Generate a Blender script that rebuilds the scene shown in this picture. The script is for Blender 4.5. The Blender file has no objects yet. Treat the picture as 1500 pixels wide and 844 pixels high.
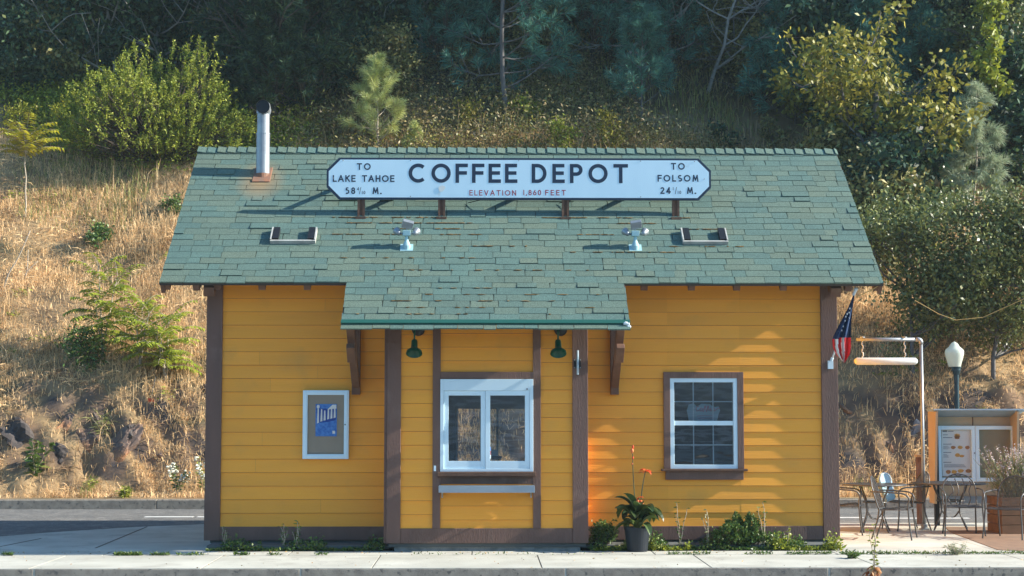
import bpy, math, random
import numpy as np
from mathutils import Vector, Matrix
R = math.radians
SC = bpy.context.scene
COL = SC.collection

# ------------------------------------------------------------------ camera, sky, sun, exposure
FPX = 2400.0
PITCH = math.atan((600 - 422) / FPX)
YAW = R(1.0)
EYE = Vector((0, 0, 1.82))
cam = bpy.data.cameras.new('camera'); camo = bpy.data.objects.new('camera', cam); COL.objects.link(camo)
cam.sensor_width = 36; cam.lens = 36 * FPX / 1500; cam.clip_start = 0.1; cam.clip_end = 2000
camo.location = EYE; camo.rotation_euler = (R(90) + PITCH, 0, -YAW)
SC.camera = camo
SUN_EL, SUN_AZ = R(28), R(3.0)          # azimuth measured from +X towards the camera
sdir = Vector((math.cos(SUN_EL) * math.cos(SUN_AZ), -math.cos(SUN_EL) * math.sin(SUN_AZ), math.sin(SUN_EL)))
sl = bpy.data.lights.new('sun', 'SUN'); sl.energy = 5.0; sl.angle = R(0.5); sl.color = (1.0, 0.93, 0.79)
so = bpy.data.objects.new('sun', sl); COL.objects.link(so)
so.rotation_euler = sdir.to_track_quat('Z', 'Y').to_euler(); so.location = (30, -5, 20)
W = bpy.data.worlds.new('World'); SC.world = W; W.use_nodes = True
nt = W.node_tree; nt.nodes.clear()
sky = nt.nodes.new('ShaderNodeTexSky'); sky.sky_type = 'NISHITA'; sky.sun_disc = False
sky.sun_elevation = SUN_EL; sky.sun_rotation = math.atan2(sdir.x, sdir.y); sky.ozone_density = 2.0; sky.dust_density = 0.6
bg = nt.nodes.new('ShaderNodeBackground'); bg.inputs['Strength'].default_value = 0.10
wo = nt.nodes.new('ShaderNodeOutputWorld')
tint = nt.nodes.new('ShaderNodeMix'); tint.data_type = 'RGBA'; tint.blend_type = 'MULTIPLY'; tint.inputs[0].default_value = 1; tint.inputs[7].default_value = (.74, 1.06, 1.22, 1)
nt.links.new(sky.outputs[0], tint.inputs[6]); nt.links.new(tint.outputs[2], bg.inputs[0]); nt.links.new(bg.outputs[0], wo.inputs[0])
SC.view_settings.view_transform = 'Standard'; SC.view_settings.look = 'None'
SC.view_settings.gamma = 1; SC.view_settings.use_curve_mapping = False
SC.view_settings.exposure = 1.2
SC.cycles.max_bounces = 6; SC.cycles.diffuse_bounces = 3; SC.cycles.transparent_max_bounces = 12
SC.cycles.caustics_reflective = False; SC.cycles.caustics_refractive = False
SC.cycles.sample_clamp_indirect = 4

def at(px, py, Y):
    """world point on the plane y=Y whose picture position (1500 px frame) is px, py"""
    F = Vector((math.sin(YAW) * math.cos(PITCH), math.cos(YAW) * math.cos(PITCH), math.sin(PITCH)))
    Rt = Vector((math.cos(YAW), -math.sin(YAW), 0)); U = Rt.cross(F)
    d = F + Rt * ((px - 750) / FPX) + U * ((422 - py) / FPX)
    return EYE + d * (Y / d.y)
def X(px, Y): return at(px, 600, Y).x
def Z(py, Y): return at(708, py, Y).z
def ground(px, py, z=0.0):
    a = at(px, py, 10.0) - EYE
    return EYE + a * ((z - EYE.z) / a.z)

# ------------------------------------------------------------------ mesh builder
class MB:
    def __init__(s): s.v = []; s.f = []; s.r = []; s.m = []; s.cm = 0; s.blocks = []
    def rnd(s, k, r=None): 
        s.r += [random.random() if r is None else r] * k; s.m += [s.cm] * k
    def poly(s, pts, r=None):
        n = len(s.v); s.v += [tuple(p) for p in pts]; s.f.append(tuple(range(n, n + len(pts)))); s.rnd(1, r)
    def box(s, x0, x1, y0, y1, z0, z1, r=None):
        s.hexa([(x0,y0,z0),(x1,y0,z0),(x1,y1,z0),(x0,y1,z0),(x0,y0,z1),(x1,y0,z1),(x1,y1,z1),(x0,y1,z1)], r)
    def hexa(s, p, r=None):
        n = len(s.v); s.v += [tuple(q) for q in p]
        s.f += [tuple(n + i for i in q) for q in ((0,3,2,1),(4,5,6,7),(0,1,5,4),(1,2,6,5),(2,3,7,6),(3,0,4,7))]
        s.rnd(6, random.random() if r is None else r)
    def beam(s, a, b, w, h, up=(0, 0, 1), r=None):
        a = Vector(a); b = Vector(b); d = (b - a).normalized(); sd = d.cross(Vector(up)).normalized(); u = sd.cross(d)
        sd = sd * w / 2; u = u * h / 2
        s.hexa([a-sd-u, a+sd-u, b+sd-u, b-sd-u, a-sd+u, a+sd+u, b+sd+u, b-sd+u], r)
    def tube(s, pts, r, n=8, r2=None, cap=True, rv=None):
        pts = [Vector(p) for p in pts]; N = len(pts); base = len(s.v); u = None
        for i, p in enumerate(pts):
            t = (pts[min(i+1, N-1)] - pts[max(i-1, 0)]).normalized()
            if u is None:
                u = t.cross(Vector((0, 0, 1)) if abs(t.z) < .9 else Vector((1, 0, 0))).normalized()
            else:
                u = (u - t * u.dot(t)).normalized()
            w = t.cross(u)
            rr = r[i] if isinstance(r, (list, tuple)) else (r if r2 is None else r + (r2 - r) * i / (N - 1))
            for k in range(n):
                a = 2 * math.pi * k / n
                s.v.append(tuple(p + (u * math.cos(a) + w * math.sin(a)) * rr))
        for i in range(N - 1):
            for k in range(n):
                a = base + i * n + k; b = base + i * n + (k + 1) % n
                s.f.append((a, b, b + n, a + n))
        c = (N - 1) * n
        if cap:
            s.f.append(tuple(base + k for k in reversed(range(n)))); s.f.append(tuple(base + (N-1)*n + k for k in range(n))); c += 2
        s.rnd(c, random.random() if rv is None else rv)
    def lathe(s, prof, n=20, c=(0, 0, 0), M=None, sx=1, sy=1):
        base = len(s.v)
        for (rr, z) in prof:
            for k in range(n):
                a = 2 * math.pi * k / n; p = Vector((rr * math.cos(a) * sx, rr * math.sin(a) * sy, z))
                if M: p = M @ p
                s.v.append((p.x + c[0], p.y + c[1], p.z + c[2]))
        for i in range(len(prof) - 1):
            for k in range(n):
                a = base + i * n + k; b = base + i * n + (k + 1) % n
                s.f.append((a, b, b + n, a + n))
        s.rnd((len(prof) - 1) * n, random.random())
    def prism(s, poly, h, fn=None, r=None):
        """poly: 2d outline, extruded by h; fn maps (u,v,w) to 3d"""
        fn = fn or (lambda u, v, w: (u, v, w)); n = len(poly); b = len(s.v)
        s.v += [tuple(fn(u, v, 0)) for u, v in poly] + [tuple(fn(u, v, h)) for u, v in poly]
        s.f += [tuple(b + i for i in range(n)), tuple(b + n + i for i in reversed(range(n)))]
        s.f += [(b + i, b + n + i, b + n + (i+1) % n, b + (i+1) % n) for i in range(n)]
        s.rnd(n + 2, random.random() if r is None else r)
    def blob(s, c, rx, ry, rz, n=10, m=6, jit=0.1):
        base = len(s.v)
        for i in range(m + 1):
            ph = math.pi * i / m
            for k in range(n):
                a = 2 * math.pi * k / n; j = 1 + random.uniform(-jit, jit)
                s.v.append((c[0] + rx*j*math.sin(ph)*math.cos(a), c[1] + ry*j*math.sin(ph)*math.sin(a), c[2] + rz*j*math.cos(ph)))
        for i in range(m):
            for k in range(n):
                a = base + i*n + k; b = base + i*n + (k+1) % n
                s.f.append((a, a + n, b + n, b))
        s.rnd(m * n, random.random())
    def build(s, name, mat, parent=None, loc=None, org=None, smooth=False, bevel=0):
        """org: world point that becomes the mesh origin"""
        me = bpy.data.meshes.new(name); v = np.array(s.v, dtype=np.float64).reshape(-1, 3)
        if org is not None: v = v - np.array(org)
        me.from_pydata(v.tolist(), [], s.f)
        mats = mat if isinstance(mat, (list, tuple)) else [mat]
        for m in mats: me.materials.append(m)
        if len(mats) > 1: me.polygons.foreach_set('material_index', s.m)
        a = me.attributes.new('rnd', 'FLOAT', 'FACE'); a.data.foreach_set('value', s.r)
        if smooth: me.shade_smooth()
        me.update()
        o = bpy.data.objects.new(name, me); COL.objects.link(o)
        if parent: o.parent = parent
        if loc is not None: o.location = loc
        elif org is not None and parent is None: o.location = org
        if bevel:
            b = o.modifiers.new('b', 'BEVEL'); b.width = bevel; b.segments = 2; b.limit_method = 'ANGLE'
        return o

def bigmesh(name, V, nf, k, rnd, mat, parent=None, loc=None):
    """V: (nf*k,3) vertices of nf separate k-gons"""
    me = bpy.data.meshes.new(name)
    me.vertices.add(nf * k); me.vertices.foreach_set('co', np.ascontiguousarray(V, dtype=np.float32).ravel())
    me.loops.add(nf * k); me.loops.foreach_set('vertex_index', np.arange(nf * k, dtype=np.int32))
    me.polygons.add(nf); me.polygons.foreach_set('loop_start', np.arange(0, nf * k, k, dtype=np.int32))
    me.update(calc_edges=True)
    me.materials.append(mat)
    a = me.attributes.new('rnd', 'FLOAT', 'FACE'); a.data.foreach_set('value', np.ascontiguousarray(rnd, dtype=np.float32))
    o = bpy.data.objects.new(name, me); COL.objects.link(o)
    if parent: o.parent = parent
    if loc is not None: o.location = loc
    return o

def tag(o, label=None, cat=None, group=None, kind=None):
    if label: o['label'] = label
    if cat: o['category'] = cat
    if group: o['group'] = group
    if kind: o['kind'] = kind
    return o
def thing(name, label, cat, loc=(0, 0, 0), rz=0, group=None):
    o = bpy.data.objects.new(name, None); COL.objects.link(o); o.location = loc; o.rotation_euler = (0, 0, rz)
    o.empty_display_size = 0.2
    return tag(o, label, cat, group)
def dup(root, loc, rz=None, scale=None, label=None, group=None):
    def cp(o, par):
        c = o.copy(); COL.objects.link(c); c.parent = par
        for ch in o.children: cp(ch, c)
        return c
    kids = list(root.children)
    r = root.copy(); COL.objects.link(r)
    for ch in kids: cp(ch, r)
    r.location = loc
    if rz is not None: r.rotation_euler = (0, 0, rz)
    if scale: r.scale = scale if isinstance(scale, tuple) else (scale,) * 3
    if label: r['label'] = label
    if group: r['group'] = group
    return r

# ------------------------------------------------------------------ materials
def mat(name, c1, c2=None, rough=0.7, metal=0.0, scale=4.0, stretch=(1, 1, 1), var=0.0, bump=0.0, bscale=60.0,
        bstretch=(1, 1, 1), c3=None, scale3=1.0, m3=0.5, w3=0.08, spec=0.4, trans=0.0, detail=5, rndcol=None):
    m = bpy.data.materials.new(name); m.use_nodes = True; n = m.node_tree.nodes; l = m.node_tree.links
    p = n['Principled BSDF']; p.inputs['Roughness'].default_value = rough; p.inputs['Metallic'].default_value = metal
    p.inputs['Specular IOR Level'].default_value = spec
    tc = n.new('ShaderNodeTexCoord')
    def noise(sc, st, det=detail):
        mp = n.new('ShaderNodeMapping'); mp.inputs['Scale'].default_value = st
        l.new(tc.outputs['Object'], mp.inputs[0])
        t = n.new('ShaderNodeTexNoise'); t.inputs['Scale'].default_value = sc; t.inputs['Detail'].default_value = det
        l.new(mp.outputs[0], t.inputs['Vector']); return t.outputs[0]
    def ramp(src, a, b):
        r = n.new('ShaderNodeMapRange'); r.inputs[1].default_value = a; r.inputs[2].default_value = b
        l.new(src, r.inputs[0]); return r.outputs[0]
    def mix(f, a, b, mode='MIX'):
        x = n.new('ShaderNodeMix'); x.data_type = 'RGBA'; x.blend_type = mode
        for sock, val in ((x.inputs[0], f), (x.inputs[6], a), (x.inputs[7], b)):
            if isinstance(val, (int, float)): sock.default_value = val
            elif isinstance(val, tuple): sock.default_value = (*val, 1) if len(val) == 3 else val
            else: l.new(val, sock)
        return x.outputs[2]
    col = c1
    if c2: col = mix(ramp(noise(scale, stretch), .35, .65), c1, c2)
    if c3: col = mix(ramp(noise(scale3, (1, 1, 1), 8), m3 - w3, m3 + w3), col, c3)
    if rndcol or var:
        at_ = n.new('ShaderNodeAttribute'); at_.attribute_name = 'rnd'
        if rndcol: col = mix(ramp(at_.outputs['Fac'], .2, 1.0), col, rndcol)
        if var:
            wn = n.new('ShaderNodeTexWhiteNoise'); wn.noise_dimensions = '1D'; l.new(at_.outputs['Fac'], wn.inputs['W'])
            v = n.new('ShaderNodeMapRange'); v.inputs[3].default_value = 1 - var; v.inputs[4].default_value = 1 + var
            l.new(wn.outputs[0], v.inputs[0])
            hs = n.new('ShaderNodeHueSaturation'); l.new(v.outputs[0], hs.inputs['Value'])
            if isinstance(col, tuple): hs.inputs['Color'].default_value = (*col, 1)
            else: l.new(col, hs.inputs['Color'])
            col = hs.outputs[0]
    if isinstance(col, tuple): p.inputs['Base Color'].default_value = (*col, 1)
    else: l.new(col, p.inputs['Base Color'])
    if bump:
        b = n.new('ShaderNodeBump'); b.inputs['Strength'].default_value = bump; b.inputs['Distance'].default_value = 0.01
        l.new(noise(bscale, bstretch), b.inputs['Height']); l.new(b.outputs[0], p.inputs['Normal'])
    if trans:
        out = n['Material Output']; tr = n.new('ShaderNodeBsdfTranslucent'); ms = n.new('ShaderNodeMixShader')
        ms.inputs[0].default_value = trans
        if isinstance(col, tuple): tr.inputs[0].default_value = (*col, 1)
        else: l.new(col, tr.inputs[0])
        l.new(p.outputs[0], ms.inputs[1]); l.new(tr.outputs[0], ms.inputs[2]); l.new(ms.outputs[0], out.inputs[0])
    m['col'] = 1
    return m
def leafmat(name, a, b, rough=.5, var=.35, trans=.3, spec=.4):
    return mat(name, a, rndcol=b, rough=rough, var=var, trans=trans, spec=spec)

M = {}
def dirty(m, sc, thr, dark):
    n = m.node_tree.nodes; l = m.node_tree.links; p = n['Principled BSDF']; src = p.inputs['Base Color'].links[0].from_socket
    tc = n.new('ShaderNodeTexCoord'); ns = n.new('ShaderNodeTexNoise'); ns.inputs['Scale'].default_value = sc; ns.inputs['Detail'].default_value = 6; l.new(tc.outputs['Object'], ns.inputs['Vector'])
    mr = n.new('ShaderNodeMapRange'); mr.inputs[1].default_value = thr - .04; mr.inputs[2].default_value = thr + .04; l.new(ns.outputs[0], mr.inputs[0])
    # hairline cracks
    vo = n.new('ShaderNodeTexVoronoi'); vo.feature = 'DISTANCE_TO_EDGE'; vo.inputs['Scale'].default_value = .45
    wp = n.new('ShaderNodeVectorMath'); wp.operation = 'ADD'; nz = n.new('ShaderNodeTexNoise'); nz.inputs['Scale'].default_value = 2.2; nz.inputs['Detail'].default_value = 5
    l.new(tc.outputs['Object'], nz.inputs['Vector']); l.new(nz.outputs['Color'], wp.inputs[0]); l.new(tc.outputs['Object'], wp.inputs[1]); l.new(wp.outputs[0], vo.inputs['Vector'])
    cr = n.new('ShaderNodeMapRange'); cr.inputs[1].default_value = .0; cr.inputs[2].default_value = .006; cr.inputs[3].default_value = .55 if sc < 50 and sc != 45 else 0; cr.inputs[4].default_value = 0; l.new(vo.outputs[0], cr.inputs[0])
    mx = n.new('ShaderNodeMath'); mx.operation = 'MAXIMUM'; l.new(mr.outputs[0], mx.inputs[0]); l.new(cr.outputs[0], mx.inputs[1])
    mm = n.new('ShaderNodeMath'); mm.operation = 'MULTIPLY'; mm.inputs[1].default_value = .75; l.new(mx.outputs[0], mm.inputs[0])
    c = n.new('ShaderNodeMix'); c.data_type = 'RGBA'; l.new(mm.outputs[0], c.inputs[0]); l.new(src, c.inputs[6]); c.inputs[7].default_value = (dark, dark * .96, dark * .88, 1); l.new(c.outputs[2], p.inputs['Base Color'])
    return m
M['yellow'] = mat('yellow_paint', (.90, .375, .038), (.83, .345, .040), rough=.65, scale=1.3, stretch=(.5, 1, 3), var=.07, bump=.25, bscale=26, bstretch=(.15, 1, 6), c3=(.70, .32, .05), scale3=2.2, m3=.69, w3=.12)
M['brown'] = mat('brown_trim', (.165, .092, .072), (.135, .078, .062), rough=.75, scale=6, stretch=(1, 1, .15), bump=.45, bscale=80, bstretch=(1, 1, .22), c3=(.20, .125, .10), scale3=3, m3=.68, w3=.08, var=.06)
M['wood'] = mat('stained_wood', (.17, .085, .05), (.12, .06, .04), rough=.7, scale=8, bump=.3, bscale=40, var=.15)
M['white'] = mat('white_vinyl', (.68, .83, .90), (.62, .78, .87), rough=.4, scale=3, var=.02)
M['sign'] = dirty(mat('sign_white', (.70, .88, .97), (.64, .82, .92), rough=.45, scale=1.6, stretch=(1.6, 1, .4), c3=(.52, .62, .67), scale3=5, m3=.76, w3=.06), 45, .78, .5)
M['navy'] = mat('navy_letter', (.018, .035, .07), rough=.5)
M['redletter'] = mat('red_letter', (.36, .03, .06), rough=.5)
M['interior'] = mat('interior_paint', (.10, .11, .11), rough=.9)
M['steel'] = mat('brushed_steel', (.42, .50, .56), (.32, .40, .48), rough=.35, metal=.7, scale=8, stretch=(.2, 1, 1))
M['galv'] = mat('galvanised_steel', (.33, .36, .38), (.26, .28, .31), rough=.45, metal=.55, scale=7, c3=(.30, .22, .18), scale3=4, m3=.70, w3=.06)
M['rust'] = mat('rusty_flashing', (.30, .13, .07), (.18, .12, .09), rough=.85, scale=9)
M['conc'] = dirty(mat('concrete', (.52, .51, .45), (.40, .39, .34), rough=.9, scale=1.1, bump=.4, bscale=80, c3=(.36, .345, .30), scale3=2.0, m3=.62, w3=.1, detail=10), 26, .70, .13)
M['kerb'] = dirty(mat('kerb_concrete', (.36, .31, .25), (.24, .205, .17), rough=.95, scale=9, bump=.6, bscale=70, c3=(.12, .11, .10), scale3=14, m3=.62, w3=.05, detail=10), 60, .62, .3)
M['found'] = mat('foundation', (.30, .29, .27), (.18, .18, .17), rough=.95, scale=9, bump=.5, bscale=60)
M['asph'] = dirty(mat('asphalt', (.14, .135, .13), (.10, .10, .10), rough=.95, scale=1.5, bump=.5, bscale=120, c3=(.20, .19, .18), scale3=5, m3=.6, w3=.06, detail=10), 40, .62, .35)
M['street'] = mat('street_asphalt', (.26, .25, .23), (.21, .20, .19), rough=.95, scale=1.5, bump=.5, bscale=120)
M['paint'] = mat('road_paint', (.75, .75, .72), (.6, .6, .58), rough=.8, scale=9)
M['shade_brown'] = mat('paving_shade', (.25, .16, .105), (.19, .12, .08), rough=.9, scale=5, bump=.4, bscale=50, detail=9)  # brown tone stands for shade on the pale patio concrete
M['soil'] = mat('soil', (.10, .07, .045), (.05, .035, .025), rough=1, scale=12, bump=.8, bscale=40)
M['joint'] = mat('joint_dark', (.10, .09, .075), rough=1)
M['greenlamp'] = mat('green_enamel', (.012, .10, .055), (.01, .08, .045), rough=.3, scale=5)
M['lampwhite'] = mat('lamp_inside', (.75, .78, .6), rough=.5)
M['rim'] = mat('weathered_rim', (.50, .50, .46), (.36, .35, .33), rough=.6, scale=12)
M['kroof'] = mat('pale_metal_roof', (.34, .46, .58), (.28, .40, .52), rough=.5, scale=5)
M['black'] = mat('black_metal', (.018, .019, .022), rough=.45, metal=.3)
M['iron'] = mat('wrought_iron', (.10, .10, .10), (.07, .07, .072), rough=.38, metal=.3, scale=20)
M['pvc'] = mat('white_pipe', (.68, .73, .74), (.60, .64, .64), rough=.4, scale=6)
M['lightblue'] = mat('pale_blue', (.38, .58, .68), rough=.5)
M['fixture'] = mat('pale_fixture', (.36, .55, .58), (.28, .46, .50), rough=.5, scale=10)
M['tan'] = mat('tan_paint', (.50, .39, .26), (.44, .34, .22), rough=.7, scale=2, bump=.1)
M['board'] = mat('tan_backing', (.34, .27, .16), (.30, .235, .14), rough=.6, scale=5, stretch=(1, 1, .6))
M['cork'] = mat('grey_backing', (.36, .29, .22), (.33, .265, .20), rough=.7, scale=4)
M['poster'] = mat('poster_blue', (.04, .16, .52), (.10, .28, .66), rough=.5, scale=30)
M['posterdark'] = mat('poster_navy', (.02, .07, .33), rough=.5)
M['paper'] = mat('paper_white', (.80, .78, .74), rough=.7)
M['ink'] = mat('ink_grey', (.16, .15, .17), rough=.7)
M['food1'] = mat('food_brown', (.40, .16, .07), (.55, .28, .10), rough=.6, scale=60)
M['food2'] = mat('food_yellow', (.75, .45, .10), (.6, .25, .06), rough=.6, scale=60)
M['flagblue'] = mat('flag_blue', (.012, .035, .10), rough=.8)
M['flagred'] = mat('flag_red', (.50, .02, .025), rough=.8, trans=.15)
M['flagwhite'] = mat('flag_white', (.75, .75, .75), rough=.8, trans=.15)
M['rope'] = mat('yellow_rope', (.50, .33, .12), rough=.8)
M['lampglass'] = mat('frosted_glass', (.78, .82, .74), (.7, .74, .66), rough=.3, scale=6, trans=.35)
M['postgreen'] = mat('dark_green_post', (.03, .06, .075), rough=.4, metal=.3)
M['bark'] = mat('bark', (.12, .09, .07), (.06, .045, .04), rough=.95, scale=14, stretch=(1, 1, .3), bump=.8, bscale=20)
M['palebark'] = mat('pale_bark', (.30, .29, .27), (.20, .19, .18), rough=.9, scale=9)
M['paleb'] = mat('pale_stem', (.45, .38, .30), (.36, .29, .22), rough=.9, scale=9)
M['bluebark'] = mat('grey_bark', (.16, .15, .15), (.10, .09, .09), rough=.95, scale=10, stretch=(1, 1, .3), bump=.8, bscale=20)
M['rock'] = mat('rock', (.17, .12, .10), (.085, .065, .06), rough=.95, scale=2.2, bump=1.0, bscale=9, c3=(.34, .17, .09), scale3=1.2, m3=.55, w3=.07, detail=9)
M['darkrock'] = mat('dark_rock', (.085, .070, .065), (.045, .040, .042), rough=.95, scale=2.2, bump=1.0, bscale=7, c3=(.20, .12, .08), scale3=1.6, m3=.6, w3=.05, detail=9)
M['greyrock'] = mat('grey_rock', (.26, .26, .27), (.15, .15, .16), rough=.95, scale=3, bump=.9, bscale=9, detail=9)
M['planter'] = mat('planter_wood', (.24, .13, .07), (.16, .09, .05), rough=.85, scale=7, stretch=(.3, 1, 1), bump=.3, bscale=30)
M['pot'] = mat('plastic_pot', (.010, .014, .022), rough=.5)
M['orange'] = mat('orange_flag', (.65, .10, .03), rough=.7)
M['moss'] = mat('moss', (.16, .085, .03), (.22, .14, .05), rough=1, scale=30, var=.4)
M['edge'] = mat('roof_edge', (.055, .045, .04), rough=.9)
M['greentrim'] = mat('green_flashing', (.012, .085, .065), rough=.5)

def shingle_mat():
    m = mat('green_shingle', (.086, .150, .130), (.075, .134, .120), rough=.95, scale=2.0, var=.07, bump=.5, bscale=140, rndcol=(.110, .152, .116))
    n = m.node_tree.nodes; l = m.node_tree.links; p = n['Principled BSDF']
    src = p.inputs['Base Color'].links[0].from_socket
    tc = n.new('ShaderNodeTexCoord')
    gr = n.new('ShaderNodeTexNoise'); gr.inputs['Scale'].default_value = 75; l.new(tc.outputs['Object'], gr.inputs['Vector'])
    mr = n.new('ShaderNodeMapRange'); mr.inputs[1].default_value = .3; mr.inputs[2].default_value = .7; mr.inputs[3].default_value = .66; mr.inputs[4].default_value = 1.34
    l.new(gr.outputs[0], mr.inputs[0])
    mu = n.new('ShaderNodeMix'); mu.data_type = 'RGBA'; mu.blend_type = 'MULTIPLY'; mu.inputs[0].default_value = 1
    l.new(src, mu.inputs[6]); l.new(mr.outputs[0], mu.inputs[7])
    # rust wash below the vent pipe
    sub = n.new('ShaderNodeVectorMath'); sub.operation = 'SUBTRACT'; sub.inputs[1].default_value = STAIN
    l.new(tc.outputs['Object'], sub.inputs[0])
    sc = n.new('ShaderNodeVectorMath'); sc.operation = 'MULTIPLY'; sc.inputs[1].default_value = (2.6, 1.6, 1.6); l.new(sub.outputs[0], sc.inputs[0])
    ln = n.new('ShaderNodeVectorMath'); ln.operation = 'LENGTH'; l.new(sc.outputs[0], ln.inputs[0])
    mr2 = n.new('ShaderNodeMapRange'); mr2.inputs[1].default_value = .15; mr2.inputs[2].default_value = 1.0; mr2.inputs[3].default_value = .75; mr2.inputs[4].default_value = 0
    l.new(ln.outputs[1], mr2.inputs[0])
    mx = n.new('ShaderNodeMix'); mx.data_type = 'RGBA'; l.new(mr2.outputs[0], mx.inputs[0]); l.new(mu.outputs[2], mx.inputs[6]); mx.inputs[7].default_value = (.33, .20, .09, 1)
    l.new(mx.outputs[2], p.inputs['Base Color'])
    return m

def glass_mat(k=4.5, tcol=(.92, .96, .97, 1)):
    m = bpy.data.materials.new('window_glass'); m.use_nodes = True; n = m.node_tree.nodes; l = m.node_tree.links; n.clear()
    out = n.new('ShaderNodeOutputMaterial'); tr = n.new('ShaderNodeBsdfTransparent'); gl = n.new('ShaderNodeBsdfGlossy'); mx = n.new('ShaderNodeMixShader')
    tr.inputs[0].default_value = tcol; gl.inputs['Roughness'].default_value = .03
    fr = n.new('ShaderNodeFresnel'); fr.inputs[0].default_value = 1.55
    ad = n.new('ShaderNodeMath'); ad.operation = 'MULTIPLY'; ad.inputs[1].default_value = k; l.new(fr.outputs[0], ad.inputs[0])
    tc = n.new('ShaderNodeTexCoord'); mp = n.new('ShaderNodeMapping'); mp.inputs['Scale'].default_value = (1.0, 1, 2.5)
    ns = n.new('ShaderNodeTexNoise'); ns.inputs['Scale'].default_value = 1.6; ns.inputs['Detail'].default_value = 2
    bp = n.new('ShaderNodeBump'); bp.inputs['Strength'].default_value = .11; bp.inputs['Distance'].default_value = .02
    l.new(tc.outputs['Object'], mp.inputs[0]); l.new(mp.outputs[0], ns.inputs['Vector']); l.new(ns.outputs[0], bp.inputs['Height']); l.new(bp.outputs[0], gl.inputs['Normal'])
    l.new(ad.outputs[0], mx.inputs[0]); l.new(tr.outputs[0], mx.inputs[1]); l.new(gl.outputs[0], mx.inputs[2]); l.new(mx.outputs[0], out.inputs[0])
    return m
M['glass'] = glass_mat(); M['caseglass'] = glass_mat(.25, (.96, .97, .97, 1))

# ------------------------------------------------------------------ terrain
_rg = np.random.RandomState(5)
_w = [(_rg.uniform(-1, 1), _rg.uniform(-1, 1), _rg.uniform(0, 6.28)) for _ in range(24)]
def fnoise(x, y, f, k0=0, k=6):
    s = 0
    for (a, b, p) in _w[k0:k0 + k]: s = s + np.sin((a * x + b * y) * f + p + 1.3 * np.sin((b * x - a * y) * f * .6 + p))
    return s / k
def sstep(t): t = np.clip(t, 0, 1); return t * t * (3 - 2 * t)
YB = 30.95
def H(x, y):
    x = np.asarray(x, float); y = np.asarray(y, float)
    d = y - (YB + .55 + .45 * fnoise(x, x * 0, .9))
    cut = 2.15 + .55 * fnoise(x, y * 0, .35, 4)
    run = 1.7 + .5 * fnoise(x, x * 0 + 3, .5, 8)
    z = .17 + cut * sstep(d / run) + np.clip(d - run * .8, 0, None) * .73
    amp = np.clip(d, 0, 2.5) / 2.5
    z = z + amp * (.38 * fnoise(x, y, .8) + .20 * fnoise(x, y, 2.3, 6) + .11 * np.abs(fnoise(x, y, 5.5, 12)))
    rk = np.clip(1 - np.abs(d - 1.0) / 1.2, 0, 1)
    z = z + rk * (.9 * np.abs(fnoise(x, y * .6, 1.9, 3)) + .5 * np.abs(fnoise(x, y, 5.1, 9)) + .2 * np.abs(fnoise(x, y, 11., 14)) - .42)
    return np.maximum(z, .165)
def hill(px, py):
    a = at(px, py, 1.0) - EYE
    for i in range(int(31 / .1), int(90 / .1)):
        Y = i * .1; p = EYE + a * Y
        if p.z <= float(H(p.x, Y)): return p
    return EYE + a * 60
def onhill(px, Y):
    x = X(px, Y); return Vector((x, Y, float(H(x, Y))))

def hill_mat():
    m = mat('dry_hillside', (.36, .25, .13), (.22, .14, .075), rough=1, scale=1.1, bump=.8, bscale=14, detail=9, c3=(.10, .085, .045), scale3=.45, m3=.57, w3=.06)
    n = m.node_tree.nodes; l = m.node_tree.links; p = n['Principled BSDF']; src = p.inputs['Base Color'].links[0].from_socket
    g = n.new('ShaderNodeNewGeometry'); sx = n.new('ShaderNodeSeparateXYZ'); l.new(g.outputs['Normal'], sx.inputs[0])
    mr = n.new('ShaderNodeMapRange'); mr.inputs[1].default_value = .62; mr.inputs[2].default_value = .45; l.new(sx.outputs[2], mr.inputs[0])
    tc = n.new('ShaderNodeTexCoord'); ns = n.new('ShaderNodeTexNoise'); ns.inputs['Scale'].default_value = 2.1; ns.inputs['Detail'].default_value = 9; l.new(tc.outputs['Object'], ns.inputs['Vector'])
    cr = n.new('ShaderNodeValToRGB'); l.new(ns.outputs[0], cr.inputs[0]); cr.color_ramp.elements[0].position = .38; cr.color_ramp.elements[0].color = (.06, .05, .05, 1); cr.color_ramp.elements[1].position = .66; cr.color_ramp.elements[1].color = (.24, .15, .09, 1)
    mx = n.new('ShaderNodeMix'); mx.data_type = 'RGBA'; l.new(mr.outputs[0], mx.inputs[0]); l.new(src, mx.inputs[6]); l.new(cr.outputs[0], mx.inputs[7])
    # forest floor further up the slope: brown-green duff
    pz = n.new('ShaderNodeSeparateXYZ'); l.new(tc.outputs['Object'], pz.inputs[0])
    m4 = n.new('ShaderNodeMapRange'); m4.inputs[1].default_value = 8.5; m4.inputs[2].default_value = 10.5; l.new(pz.outputs[2], m4.inputs[0])
    m5 = n.new('ShaderNodeMix'); m5.data_type = 'RGBA'; l.new(m4.outputs[0], m5.inputs[0]); l.new(mx.outputs[2], m5.inputs[6]); m5.inputs[7].default_value = (.06, .045, .03, 1)
    l.new(m5.outputs[2], p.inputs['Base Color'])
    return m
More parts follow.
